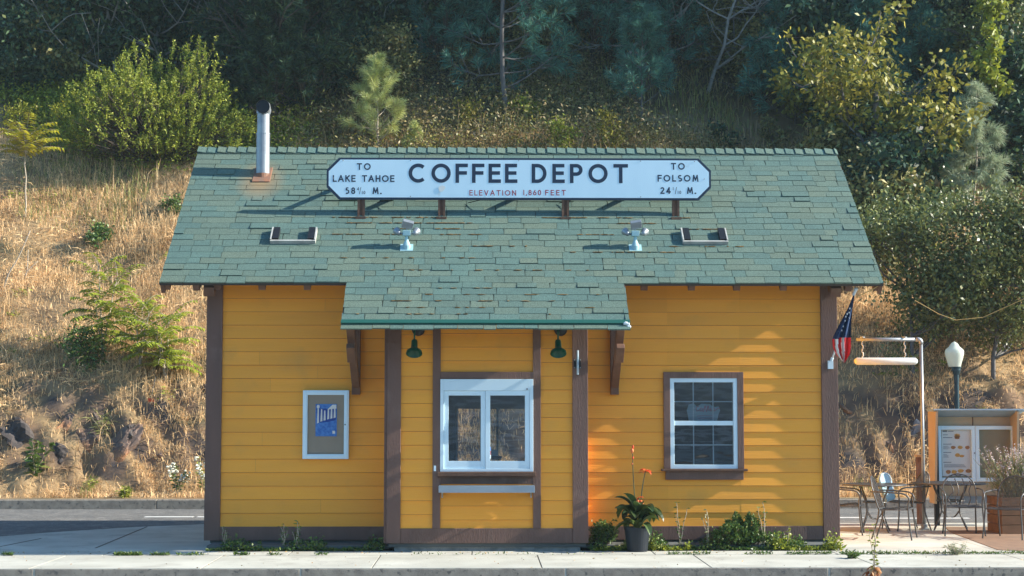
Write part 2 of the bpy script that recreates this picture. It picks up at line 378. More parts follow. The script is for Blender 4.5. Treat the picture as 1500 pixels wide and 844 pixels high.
def build_ground():
    b = MB(); b.box(-400, 400, -400, 400, -.5, -.17); tag(b.build('ground', M['soil']), kind='structure')
    YK = ground(708, 832).y
    b = MB(); b.box(-60, 60, -12, YK + .1, -.3, -.15); tag(b.build('street', M['street']), kind='structure')
    # back lane
    YL = ground(708, 745).y
    b = MB(); b.box(-60, 60, YK + .4, YL + .1, -.3, -.006); tag(b.build('back_road', M['asph']), kind='structure')
    b = MB()
    for x0, x1, yy in ((212, 283, 757), (289, 330, 757), (1222, 1265, 758), (1285, 1420, 759), (-140, -30, 757)):
        p = ground(x0, yy); q = ground(x1, yy); b.box(p.x, q.x, p.y - .09, p.y + .09, -.005, -.001)
    tag(b.build('road_marking', M['paint']), kind='structure')
    b = MB()
    x = -60
    while x < 60:
        w = 3.0; b.box(x + .004, x + w - .004, YL, YL + .16, -.2, .165); x += w
    tag(b.build('back_kerb', M['kerb'], bevel=.012), kind='structure')
    # front kerb: darker face, slabs with joints
    b = MB(); x = -14.3
    while x < 16:
        w = 3.05; b.box(x + .006, x + w - .006, YK, YK + .14, -.4, -.004); x += w
    tag(b.build('kerb', M['kerb'], bevel=.012), kind='structure')
    ys = ground(0, 814).y
    b = MB(); x = -15.0
    while x < 17:
        b.box(x + .005, x + 1.95, YK + .004, ys - .02, -.25, .0); x += 1.96
    tag(b.build('pavement', M['conc'], bevel=.002), kind='structure')
    b = MB(); x = -14.0
    while x < 17:
        b.box(x + .005, x + 2.3, ys + .015, 21.3 if -3.6 < x < 4.0 else 21.3, -.25, .0); x += 2.31
    tag(b.build('path', M['conc'], bevel=.002), kind='structure')
    b = MB(); b.box(-15, 17, YK + .02, 21.3, -.3, -.005); tag(b.build('joint_bed', M['joint']), kind='structure')
    # concrete apron left of the building, curved far edge
    b = MB(); ps = [(-14, 21.31)]
    for px, py in ((-300, 797), (-150, 791), (0, 786), (60, 781), (120, 777), (200, 772), (300, 768), (360, 767)):
        q = ground(px, py); ps.append((q.x, q.y))
    ps += [(-3.3, 26.0), (-3.3, 21.31)]
    b.prism(ps, .012, lambda u, v, w: (u, v, w - .012)); tag(b.build('apron', M['conc']), kind='structure')
    b = MB()
    p = ground(140, 803); q = ground(215, 772); b.beam((p.x, p.y, 0), (q.x, q.y, 0), .02, .008)
    p = ground(0, 801); q = ground(60, 789); b.beam((p.x, p.y, 0), (q.x, q.y, 0), .015, .008)
    tag(b.build('apron_joint', M['joint']), kind='structure')
    # patio right of the building
    b = MB(); x = 4.55
    for i in range(5):
        for j in range(3):
            b.box(x + i * 2.1 + .005, x + i * 2.1 + 2.095, 21.31 + j * 1.72, 21.31 + j * 1.72 + 1.712, -.2, .0)
    tag(b.build('patio', M['conc'], bevel=.002), kind='structure')
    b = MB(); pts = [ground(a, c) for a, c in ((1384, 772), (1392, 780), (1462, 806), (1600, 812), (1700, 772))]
    b.prism([(q.x, q.y) for q in pts], .006, lambda u, v, w: (u, v, w)); tag(b.build('paving_shade', M['shade_brown']), kind='structure')  # thin brown sheet paints the shaded patch over the pale patio
    b = MB(); b.box(-3.6, 4.7, 21.31, 22.1, -.2, -.01); tag(b.build('flower_bed', M['soil']), kind='structure')
    # hillside
    xs = np.concatenate([np.linspace(-60, -15, 40), np.linspace(-14.8, 16, 300), np.linspace(16.3, 60, 40)])
    ysv = np.concatenate([np.linspace(YL + .16, 36, 90), np.linspace(36.15, 56, 110), np.linspace(57, 120, 30)])
    gx, gy = np.meshgrid(xs, ysv); gz = H(gx, gy)
    nx, ny = len(xs), len(ysv); V = np.stack([gx, gy, gz], -1).reshape(-1, 3)
    F = [(j*nx+i, j*nx+i+1, (j+1)*nx+i+1, (j+1)*nx+i) for j in range(ny-1) for i in range(nx-1)]
    me = bpy.data.meshes.new('hillside'); me.from_pydata(V.tolist(), [], F); me.materials.append(hill_mat()); me.shade_smooth()
    o = bpy.data.objects.new('hillside', me); COL.objects.link(o); tag(o, kind='structure')
build_ground()

# ------------------------------------------------------------------ the building
YW, YBAY, YBACK = 22.0, 21.35, 26.4
XL, XR = X(304, YW), X(1225, YW)
BXL, BXR = X(567, YBAY), X(861, YBAY)
YE, YR, YBE = 21.4, 24.2, 20.72
ZE = at(708, 414, YE).z; ZR = at(708, 220, YR).z
SL = (ZR - ZE) / (YR - YE)
def zr(y): return ZE + (y - YE) * SL            # top of the roof surface, front slope
RXL, RXR = X(230, YE), X(1298, YE)
EXL, EXR = X(499, YBE), X(923, YBE)
BO = (0.5, 24.2, 0.0)
bld = thing('coffee_building', 'small yellow clapboard coffee building with green shingle roof and brown trim', 'building', BO)
STAIN = (X(380, 23.6) - BO[0], 23.5 - BO[1], zr(23.5) - .05)
M['shingle'] = shingle_mat()
EXPO = 19.5 / 2400 * 22
ZB = Z(771, YW)
def part(b, name, m, parent=bld, **k): return b.build(name, m, parent, org=BO, **k)
def siding(b, fn, u0, u1, z0, z1, zorg=None, lap=.014):
    """lap siding; fn(u, z, out) -> xyz"""
    zo = ZB if zorg is None else zorg
    k = math.floor((z0 - zo) / EXPO + 1e-4)
    while True:
        a = max(z0, zo + k * EXPO); c = min(z1, zo + (k + 1) * EXPO - .004)
        if a >= z1 - 1e-4: break
        if c - a > .004:
            fa = lap * (1 - (a - (zo + k*EXPO)) / EXPO); fc = lap * (1 - (c - (zo + k*EXPO)) / EXPO)
            cuts = [u0, u1]
            if u1 - u0 > 1.6 and random.random() < .45: cuts = [u0, random.uniform(u0 + .5, u1 - .5), u1]
            for i in range(len(cuts) - 1):
                x0 = cuts[i] + (.0015 if i else 0); x1 = cuts[i+1]; j = random.uniform(-.0012, .0012)
                b.poly([fn(x0, a, fa + j), fn(x1, a, fa + j), fn(x1, c, fc + j), fn(x0, c, fc + j)])
                b.poly([fn(x0, a, -.002), fn(x1, a, -.002), fn(x1, a, fa + j), fn(x0, a, fa + j)])
        k += 1
fF = lambda y: (lambda u, z, o: (u, y - o, z))
TOPM = zr(YW) - .06
# front wall left and right
wx0, wx1, wz1, wz0 = X(978, YW), X(1084, YW), Z(549, YW), Z(692, YW)
b = MB(); siding(b, fF(YW), XL + .05, BXL + .05, ZB, TOPM)
part(b, 'wall', M['yellow'])
b = MB()
siding(b, fF(YW), BXR - .05, wx0, ZB, TOPM); siding(b, fF(YW), wx1, XR - .05, ZB, TOPM)
siding(b, fF(YW), wx0, wx1, ZB, wz0); siding(b, fF(YW), wx0, wx1, wz1, TOPM)
part(b, 'wall', M['yellow'])
# bay front
sx0, sx1, sz1, sz0 = X(646, YBAY), X(780, YBAY), Z(558, YBAY), Z(689, YBAY)
TOPB = zr(YBAY) - .06
b = MB(); ZBB = Z(774, YBAY)
siding(b, fF(YBAY), BXL + .05, sx0 - .06, ZBB, TOPB, ZBB); siding(b, fF(YBAY), sx1 + .06, BXR - .05, ZBB, TOPB, ZBB)
siding(b, fF(YBAY), sx0 - .06, sx1 + .06, ZBB, sz0, ZBB + .11); siding(b, fF(YBAY), sx0 - .06, sx1 + .06, sz1, TOPB, ZBB + .02)
siding(b, lambda u, z, o: (BXR - .02 + o, u, z), YBAY + .05, YW, ZBB, TOPB)
siding(b, lambda u, z, o: (BXL + .02 - o, u, z), YBAY + .05, YW, ZBB, TOPB)
part(b, 'bay_wall', M['yellow'])
# side and back walls with gables
b = MB()
for sgn, xx in ((1, XR - .03), (-1, XL + .03)):
    z = ZB
    while z < ZR - .1:
        y0 = YW + .05; y1 = YBACK - .05
        zt = z + EXPO
        if zt > zr(y0): 
            t = (zt - ZE) / SL; y0 = max(y0, YE + t); y1 = 2 * YR - y0
        if y1 - y0 > .05: siding(b, (lambda s, q: (lambda u, w, o: (q + s * o, u, w)))(sgn, xx), y0, y1, z, zt)
        z += EXPO
bw0, bw1, bz0, bz1 = X(668, YBACK), X(786, YBACK), Z(686, YBACK), Z(599, YBACK)
fb = lambda u, z, o: (u, YBACK + o, z)
siding(b, fb, XL, bw0, ZB, TOPM); siding(b, fb, bw1, XR, ZB, TOPM); siding(b, fb, bw0, bw1, ZB, bz0); siding(b, fb, bw0, bw1, bz1, TOPM)
part(b, 'wall', M['yellow'])
# solid inner walls (boxes just behind the cladding), floor and ceiling
b = MB()
def wallbox(x0, x1, z0, z1, y0, y1): b.box(x0, x1, y0, y1, z0, z1)
wallbox(XL + .06, BXL + .03, 0.05, TOPM - .03, YW + .004, YW + .1)
wallbox(BXR - .03, wx0, .05, TOPM - .03, YW + .004, YW + .1); wallbox(wx1, XR - .06, .05, TOPM - .03, YW + .004, YW + .1)
wallbox(wx0 - .0, wx1, .05, wz0, YW + .005, YW + .101); wallbox(wx0, wx1, wz1, TOPM - .03, YW + .005, YW + .101)
wallbox(BXL + .03, sx0, .05, TOPB - .03, YBAY + .004, YBAY + .1); wallbox(sx1, BXR - .03, .05, TOPB - .03, YBAY + .004, YBAY + .1)
wallbox(sx0, sx1, .05, sz0, YBAY + .005, YBAY + .101); wallbox(sx0, sx1, sz1, TOPB - .03, YBAY + .005, YBAY + .101)
wallbox(BXL + .025, BXL + .1, .05, TOPB, YBAY + .11, YW + .12); wallbox(BXR - .1, BXR - .025, .05, TOPB, YBAY + .11, YW + .12)
wallbox(XL + .04, XL + .12, .05, TOPM, YW + .11, YBACK - .11); wallbox(XR - .12, XR - .04, .05, TOPM, YW + .11, YBACK - .11)
wallbox(XL + .06, bw0, .05, TOPM, YBACK - .1, YBACK - .004); wallbox(bw1, XR - .06, .05, TOPM, YBACK - .1, YBACK - .004)
wallbox(bw0, bw1, .05, bz0, YBACK - .1, YBACK - .003); wallbox(bw0, bw1, bz1, TOPM, YBACK - .1, YBACK - .003)
b.box(XL + .1, XR - .1, YBAY + .12, YBACK - .12, .02, .06); b.box(XL + .13, XR - .13, YW + .12, YBACK - .12, TOPM - .5, TOPM - .45)
# counter, shelves and boxes inside
b.box(-.9, .5, 23.6, 24.2, .06, .95); b.box(1.2, 4.2, 25.6, 26.2, .06, 1.0)
part(b, 'inner_wall', M['interior'])
b = MB(); b.tube([(X(588, 26.2), 26.1, 0), (X(588, 26.2), 26.1, .0)], .1) if False else None
# back window frame
b.box(bw0 - .04, bw0 + .03, YBACK - .06, YBACK + .03, bz0 - .04, bz1 + .04); b.box(bw1 - .03, bw1 + .04, YBACK - .06, YBACK + .03, bz0 - .04, bz1 + .04)
b.box(bw0 + .03, bw1 - .03, YBACK - .06, YBACK + .03, bz1, bz1 + .04); b.box(bw0 + .03, bw1 - .03, YBACK - .06, YBACK + .03, bz0 - .04, bz0)
for a, w in ((703, 9), (727, 3)): xx = X(a, YBACK); b.box(xx, xx + w / 90, YBACK - .05, YBACK + .02, bz0, bz1)
part(b, 'back_window', M['white'])
# foundations
b = MB(); b.box(XL + .08, XR - .1, YW + .05, YBACK - .05, -.2, .1); b.box(BXL + .1, BXR - .1, YBAY + .03, YW, -.2, .1)
part(b, 'foundation', M['found'])
# trim
tr = MB()
zt0, zt1 = Z(791, YW), ZB
b = MB()
b.box(XL + .19, BXL - .03, YW - .03, YW + .03, zt0, zt1); b.box(BXR + .03, XR - .2, YW - .03, YW + .03, zt0, zt1)
b.box(XL + .1, XR - .1, YBACK - .03, YBACK + .03, zt0, zt1)
b.box(XL - .004, XL + .04, YW + .14, YBACK - .14, zt0, zt1); b.box(XR - .04, XR + .004, YW + .14, YBACK - .14, zt0, zt1)
zb0 = Z(796, YBAY - .04)
b.box(BXL + .18, BXR - .2, YBAY - .032, YBAY + .03, zb0, ZBB)
part(b, 'base_trim', M['brown'], bevel=.004)
def corner(x0, x1, y, z0, z1, side):
    b = MB(); b.box(x0, x1, y - .042, y + .02, z0, z1)
    b2 = (x0 - .0, x0 + .045) if side < 0 else (x1 - .045, x1)
    b.box(b2[0], b2[1], y + .0205, y + (.46 if y == YBAY and side > 0 else .16), z0, z1)  # right bay side board widened to cut the orange bounce onto the wall
    return part(b, 'corner_board', M['brown'], bevel=.004)
corner(XL - .02, XL + .19, YW, zt0, zr(YW) - .09, -1)
corner(XR - .2, XR + .02, YW, zt0 + .0, zr(YW) - .09, 1)
corner(BXL, BXL + .18, YBAY, zb0, zr(YBAY) - .09, -1); corner(BXR - .2, BXR, YBAY, zb0, zr(YBAY) - .09, 1)
b = MB(); b.box(BXL - .035, BXL - .001, YBAY - .01, YBAY + .12, zb0, zr(YBAY) - .09); part(b, 'corner_board', M['brown'], bevel=.004)
for x0 in (XL - .02, XR - .16):
    b = MB(); b.box(x0, x0 + .18, YBACK - .02, YBACK + .042, zt0, zr(YW) - .09); part(b, 'corner_board', M['brown'], bevel=.004)
# bay vertical trim and head/under trim
va, vb_ = X(634, YBAY), X(792, YBAY); vw = .1
b = MB()
b.box(va, va + vw, YBAY - .036, YBAY + .01, ZBB + .001, TOPB - .02); b.box(vb_ - vw, vb_, YBAY - .036, YBAY + .01, ZBB + .001, TOPB - .02)
b.box(va + vw, vb_ - vw, YBAY - .034, YBAY + .01, Z(555, YBAY), Z(545, YBAY))
b.box(va + vw, vb_ - vw, YBAY - .034, YBAY + .01, Z(709, YBAY), Z(696, YBAY))
part(b, 'bay_trim', M['brown'], bevel=.003)

# windows -----------------------------------------------------------
def frame(b, x0, x1, z0, z1, w, y0, y1, wt=None, wb=None):
    wt = wt or w; wb = wb or w
    b.box(x0, x0 + w, y0, y1, z0, z1); b.box(x1 - w, x1, y0, y1, z0, z1)
    b.box(x0 + w, x1 - w, y0, y1, z1 - wt, z1); b.box(x0 + w, x1 - w, y0, y1, z0, z0 + wb)
YF = YBAY - .03
x0, x1, z1_, z0_ = X(645, YF), X(781, YF), Z(555.5, YF), Z(691, YF)
b = MB(); frame(b, x0, x1, z0_, z1_, .045, YF - .02, YF + .08, wt=.15, wb=.035)
sw = part(b, 'serving_window', M['white'], bevel=.003)
xm = X(711, YF)
b = MB(); frame(b, x0 + .047, xm + .0, z0_ + .037, z1_ - .152, .06, YF + .0, YF + .03, wb=.10); part(b, 'sash', M['white'], sw, bevel=.002)
b = MB(); frame(b, xm + .002, x1 - .047, z0_ + .037, z1_ - .152, .06, YF - .012, YF + .02, wb=.10); part(b, 'sash', M['white'], sw, bevel=.002)
b = MB(); b.poly([(x0 + .1, YF + .015, z0_ + .12), (xm - .055, YF + .015, z0_ + .12), (xm - .055, YF + .015, z1_ - .2), (x0 + .1, YF + .015, z1_ - .2)]); part(b, 'pane', M['glass'], sw)
b = MB(); b.poly([(xm + .055, YF + .004, z0_ + .12), (x1 - .1, YF + .004, z0_ + .12), (x1 - .1, YF + .004, z1_ - .2), (xm + .055, YF + .004, z1_ - .2)]); part(b, 'pane', M['glass'], sw)
b = MB(); b.box(x0 - .03, x1 + .03, YF - .10, YF + .06, z0_ - .055, z0_ - .002); part(b, 'sill', M['wood'], sw, bevel=.004)
b = MB()   # payment stickers on the glass
sxx = X(713, YF); szz = Z(672, YF)
for i, (mm, h) in enumerate(((0, .045), (1, .035), (2, .05))):
    b.cm = i; b.box(sxx, sxx + .055, YF - .0005, YF + .002, szz + i * .052, szz + i * .052 + .048)
part(b, 'sticker', [M['paper'], M['redletter'], M['poster']], sw)
b = MB(); b.box(X(771, YF), X(773, YF), YF - .026, YF - .02, Z(571, YF), Z(569, YF)); part(b, 'screw', M['ink'], sw)
# small sign and card reader on the counter inside
b = MB(); b.box(X(720, 21.6), X(729, 21.6), 21.6, 21.61, Z(668, 21.6), Z(659, 21.6)); o = b.build('card_stand', M['lightblue'], org=(X(724, 21.6), 21.6, Z(672, 21.6)))
tag(o, 'small pale blue card standing inside the serving window', 'card')
b = MB(); b.blob((X(726, 21.65), 21.65, Z(670, 21.65)), .09, .05, .03); o = b.build('card_reader', M['black'], org=(X(726, 21.65), 21.65, Z(674, 21.65)), smooth=True)
tag(o, 'dark rounded card reader on the counter inside the serving window', 'card reader')
# shelf
b = MB(); s0, s1 = X(643, 21.1), X(783, 21.1); zt = Z(711.5, 21.15)
b.box(s0, s1, YBAY - .30, YBAY - .036, zt - .012, zt); b.box(s0, s1, YBAY - .312, YBAY - .3005, zt - .085, zt + .001)
sh = part(b, 'serving_shelf', M['steel'], bevel=.003)
for xx in (s0 + .03, s1 - .05):
    b = MB(); b.box(xx, xx + .02, YBAY - .06, YBAY - .037, zt - .16, zt - .013); b.beam((xx + .01, YBAY - .05, zt - .15), (xx + .01, YBAY - .24, zt - .03), .015, .015)
    part(b, 'bracket', M['steel'], sh)
b = MB(); b.box(X(636, YBAY), X(639, YBAY), YBAY - .06, YBAY - .036, Z(690, YBAY), Z(682, YBAY)); part(b, 'door_bell', M['white'])

# right hand window
YG = YW - .02
b = MB(); tx0, tx1 = X(972, YG), X(1089, YG); tz1, tz0 = Z(545, YG), Z(700, YG)
ix0, ix1, iz1, iz0 = X(981.5, YG), X(1080, YG), Z(554, YG), Z(687, YG)
b.box(tx0, ix0, YW - .045, YW + .02, iz0, tz1); b.box(ix1, tx1, YW - .045, YW + .02, iz0, tz1); b.box(ix0, ix1, YW - .045, YW + .02, iz1, tz1)
b.box(tx0 + .02, tx1 - .01, YW - .05, YW + .01, Z(703, YG), iz0 - .03)
win = part(b, 'window', M['brown'], bevel=.004)
b = MB(); b.box(tx0 - .04, tx1 + .04, YW - .10, YW + .02, iz0 - .03, iz0 - .001); part(b, 'sill', M['wood'], win, bevel=.004)
b = MB(); frame(b, ix0, ix1, iz0, iz1, .055, YW - .03, YW + .06); 
zm = Z(620, YG)
b.box(ix0 + .055, ix1 - .055, YW - .015, YW + .04, zm - .03, zm + .03)
part(b, 'window_frame', M['white'], win, bevel=.003)
b = MB()
for (za, zc) in ((iz0 + .055, zm - .03), (zm + .03, iz1 - .055)):
    for k in (1, 2): xx = ix0 + .055 + (ix1 - ix0 - .11) * k / 3; b.box(xx - .008, xx + .008, YW + .025, YW + .032, za, zc)
    zc2 = (za + zc) / 2; b.box(ix0 + .055, ix1 - .055, YW + .0245, YW + .0325, zc2 - .008, zc2 + .008)
part(b, 'muntin', M['white'], win)
b = MB(); b.poly([(ix0 + .05, YW + .024, iz0 + .05), (ix1 - .05, YW + .024, iz0 + .05), (ix1 - .05, YW + .024, iz1 - .05), (ix0 + .05, YW + .024, iz1 - .05)]); part(b, 'pane', M['glass'], win)

# roof ------------------------------------------------------------------
TH = .05
def rp(x, y, o=0.0):            # point on front slope at distance o above it
    n = 1 / math.hypot(1, SL); return (x, y - o * SL * n, zr(y) + o * n)
b = MB()
def slab(x0, x1, y0, y1, back=False):
    p = []
    for o in (-TH, -.012):
        for (x, y) in ((x0, y0), (x1, y0), (x1, y1), (x0, y1)):
            q = rp(x, y, o)
            p.append((q[0], (2 * YR - q[1]) if back else q[1], q[2]))
    b.hexa(p)
slab(RXL, RXR, YE, YR); slab(RXL, RXR, YE, YR, True); slab(EXL, EXR, YBE, YE - .002)
roof = part(b, 'roof', M['edge'])
rows = 24; dy = (YR - YE) / rows
random.seed(3)
def tabs(b, x0, x1, y0, n, fx=None, back=False):
    for k in range(n):
        x = x0 - random.uniform(0, .2); ya = y0 + k * dy
        while x < x1:
            w = random.choice((.17, .24, .3, .36, .42)) * random.uniform(.85, 1.1)
            a = max(x, x0); c = min(x + w, x1)
            if c - a > .03:
                th = random.uniform(.004, .009) + (.010 if random.random() < .08 else 0); j = random.uniform(-.01, .012); g = .003
                sk = random.uniform(-.006, .006)
                P = [rp(a + g, ya + j, -.012), rp(c - g, ya + j, -.012), rp(c - g + sk, ya + dy * 1.15, -.012), rp(a + g + sk, ya + dy * 1.15, -.012),
                     rp(a + g, ya + j, th), rp(c - g, ya + j, th), rp(c - g + sk, ya + dy * 1.15, .001), rp(a + g + sk, ya + dy * 1.15, .001)]
                if k == n - 1 and n == rows: P = [(q[0], min(q[1], YR - .002), min(q[2], ZR + .006)) for q in P]
                if back: P = [(q[0], 2 * YR - q[1], q[2]) for q in P]
                b.hexa(P)
            x += w
b = MB(); tabs(b, RXL, RXR, YE - .006, rows); 
nb = 6; tabs(b, EXL, EXR, YE - nb * dy - .006 + .02, nb)
tabs(b, RXL, RXR, YE - .006, rows, back=True)
part(b, 'shingles', M['shingle'], roof)
# lifted last course and green flashing on the bay eave
b = MB()
yb0 = YE - nb * dy
b.hexa([rp(EXL, yb0 - .055, .0), rp(EXR, yb0 - .055, .0), rp(EXR, yb0 - .0, .0), rp(EXL, yb0 - .0, .0), rp(EXL, yb0 - .055, .03), rp(EXR, yb0 - .055, .03), rp(EXR, yb0, .032), rp(EXL, yb0, .032)])
part(b, 'flashing', M['greentrim'], roof)
b = MB(); tabs(b, EXL, EXR, yb0 - .125, 1)
part(b, 'shingles', M['shingle'], roof)
# ridge caps
b = MB(); x = RXL
while x < RXR:
    w = .148; e = min(x + .19, RXR + .01); j = random.uniform(.0, .008)
    for sg in (-1, 1):
        P = []
        for dz in (0, .010):
            for (xx, t, dd) in ((x, 0, .030), (x, 1, .030), (e, 1, .006), (e, 0, .006)):
                P.append((xx, YR + sg * t * .12, ZR + dd + j + dz - t * .12 * SL))
        b.hexa(P)
    x += w
part(b, 'ridge_cap', M['shingle'], roof)
# rafter tails, barge boards, braces
def rafter(x, y0, y1, w=.09, h=.1):
    b = MB(); b.beam(rp(x, y0, -TH - h / 2), rp(x, y1, -TH - h / 2), w, h, up=(0, -SL, 1)); part(b, 'rafter', M['wood'], roof, bevel=.004)
for px in (239, 314, 380, 447, 946, 1016, 1083, 1152, 1290): rafter(X(px, YE), YE + .03, YW + .15)
for px in (509, 576, 637, 711, 780, 849, 908): rafter(X(px, YBE), YBE + .03, YBAY + .15 if px not in (509, 908) else YW)
for xx in (RXL + .03, RXR - .03):
    for sg in (1, -1):
        b = MB(); p = rp(xx, YE + .02, -TH - .07); q = rp(xx, YR, -TH - .07)
        b.beam((p[0], YR + sg * (p[1] - YR), p[2]), (q[0], YR, q[2]), .05, .14, up=(0, -SL * sg, 1)); part(b, 'barge_board', M['wood'], roof)
# knee brackets at wall corners under the eaves
for xx, s in ((XL + .08, -1), (XR - .09, 1)):
    b = MB(); p = rp(xx, YE + .08, -TH - .07)
    b.beam((xx, YE + .1, zr(YE + .1) - .2), (xx, YW, zr(YW) - .2), .14, .14, up=(0, -SL, 1)); b.beam((xx + s * .16, YE + .06, p[2] - .035), (xx + s * .16, YW + .3, zr(YW + .3) - .16), .09, .1, up=(0, -SL, 1))
    part(b, 'brace', M['wood'], roof, bevel=.005)
for px0, px1 in ((515, 516), (907, 908)):
    xx = X(px0, 21.2)
    b = MB()
    top = (xx, YBE + .14, zr(YBE + .14) - TH - .1)
    zf = Z(575, YW)
    b.beam(top, (xx, YW - .1, zf + .1), .1, .1, up=(0, -1, 0)); b.box(xx - .055, xx + .055, YW - .11, YW - .02, zf - .03, zr(YBE + .6) - .1)
    b.beam((xx, YBE + .1, zr(YBE + .1) - .12), (xx, YW, zr(YW) - .12), .1, .1, up=(0, -SL, 1))
    b.beam((xx, YBE + .22, zr(YBE + .2) - TH - .42), (xx, YBE + .44, zr(YBE + .2) - TH - .60), .104, .08)
    part(b, 'brace', M['wood'], bevel=.005)
# broken white corner of the flashing
b = MB(); c = rp(EXR, yb0 - .07, .01)
for i in range(5): b.blob((c[0] + random.uniform(-.08, .01), c[1] - .01, c[2] + random.uniform(-.02, .03)), .028, .012, .018, 6, 4, .3)
part(b, 'broken_flashing', M['pvc'], roof)
# vent pipe with cowl
yc = 23.62; xc = X(381, yc); zc = zr(yc); rad = .098
b = MB(); b.tube([(xc, yc, zc - .12), (xc, yc, Z(196, yc))], rad, 24); b.tube([(xc, yc, Z(197, yc)), (xc, yc, Z(166, yc))], rad * .93, 24)
b.tube([(xc, yc, Z(198, yc)), (xc, yc, Z(196.5, yc))], rad * 1.04, 24)
ch = part(b, 'chimney', M['galv'], roof, smooth=False)
b = MB(); zz = Z(168, yc)
b.tube([(xc, yc, zz), (xc, yc + .0, zz + .04), (xc + .01, yc - .03, zz + .07), (xc + .012, yc - .09, zz + .085), (xc + .012, yc - .16, zz + .08)], rad * 1.02, 24, cap=False)
b.blob((xc + .01, yc + .005, zz + .045), rad * 1.04, rad * 1.04, rad * .95, 20, 12, 0)
part(b, 'cowl', M['galv'], ch, smooth=True)
b = MB(); b.tube([(xc + .012, yc - .150, zz + .08), (xc + .012, yc - .155, zz + .08)], rad * .98, 24); part(b, 'cowl_mouth', M['black'], ch)
b = MB(); b.hexa([rp(xc - .13, yc - .19, .012), rp(xc + .13, yc - .19, .012), rp(xc + .13, yc + .14, .012), rp(xc - .13, yc + .14, .012), rp(xc - .125, yc - .185, .020), rp(xc + .125, yc - .185, .020), rp(xc + .125, yc + .13, .020), rp(xc - .125, yc + .13, .020)])
b.lathe([(.115, -.08), (.105, -.03), (.099, .01)], 20, (xc, yc, zc)); part(b, 'pipe_flashing', M['rust'], ch)
# moss growing along shingle courses
b = MB(); random.seed(8)
def mossrun(px0, px1, py, n, s=1.0):
    for i in range(n):
        px = random.uniform(px0, px1); Yy = YE + (YR - YE) * (414 - py) / 194 * (.93 + .07 * (414 - py) / 194)
        k = round((Yy - YE) / dy); yy = YE + k * dy - .008
        xx = X(px, yy); b.blob(rp(xx, yy, .008), random.uniform(.015, .06) * s, .012 * s, .007 * s, 6, 4, .4)
for (a, c, py, n) in ((484, 550, 322, 26), (575, 640, 322, 16), (508, 545, 330, 10), (636, 690, 331, 34), (552, 640, 331, 20), (575, 610, 338, 9), (640, 672, 338, 14), (820, 850, 318, 20), (796, 860, 321, 26), (870, 925, 321, 10), (900, 960, 330, 12), (1000, 1010, 318, 10), (820, 900, 345, 10), (560, 700, 346, 12), (480, 530, 346, 8), (640, 780, 360, 10), (830, 1000, 368, 12), (500, 700, 380, 8), (520, 900, 398, 12), (1000, 1070, 338, 12), (960, 1100, 360, 8)):
    mossrun(a, c, py, n)
for (a, c, py, n) in ((560, 720, 432, 10), (580, 900, 445, 10), (520, 800, 456, 12), (600, 900, 420, 8)):
    for i in range(n):
        k = random.randint(1, 5); yy = YE - k * dy + .006; xx = X(random.uniform(a, c), yy); b.blob(rp(xx, yy, .008), random.uniform(.02, .07), .01, .006, 6, 4, .4)
part(b, 'moss', M['moss'], roof)['kind'] = 'stuff'

# building across the street (seen reflected in the windows)
t = thing('clapboard_building', 'grey clapboard building across the street, reflected in the window glass', 'building', (0, -16, -.15))
b = MB(); z = 0
while z < 7: b.hexa([(-26, .0, z), (26, .0, z), (26, -.2, z + .27), (-26, -.2, z + .27), (-26, .05, z), (26, .05, z), (26, .02, z + .27), (-26, .02, z + .27)]); z += .28
b.build('wall', mat('grey_clapboard', (.60, .66, .70), (.52, .58, .62), rough=.8, var=.6), t)
b = MB(); b.hexa([(-27, -5, 7), (27, -5, 7), (27, .6, 7), (-27, .6, 7), (-27, -5, 9.2), (27, -5, 9.2), (27, .6, 7.15), (-27, .6, 7.15)]); b.build('roof', M['edge'], t)
for x_ in (-20, -13, -6, 3, 10, 17):
    b = MB(); b.box(x_, x_ + 1.2, .0, .09, 1.0, 2.7); b.build('window', M['black'], t)
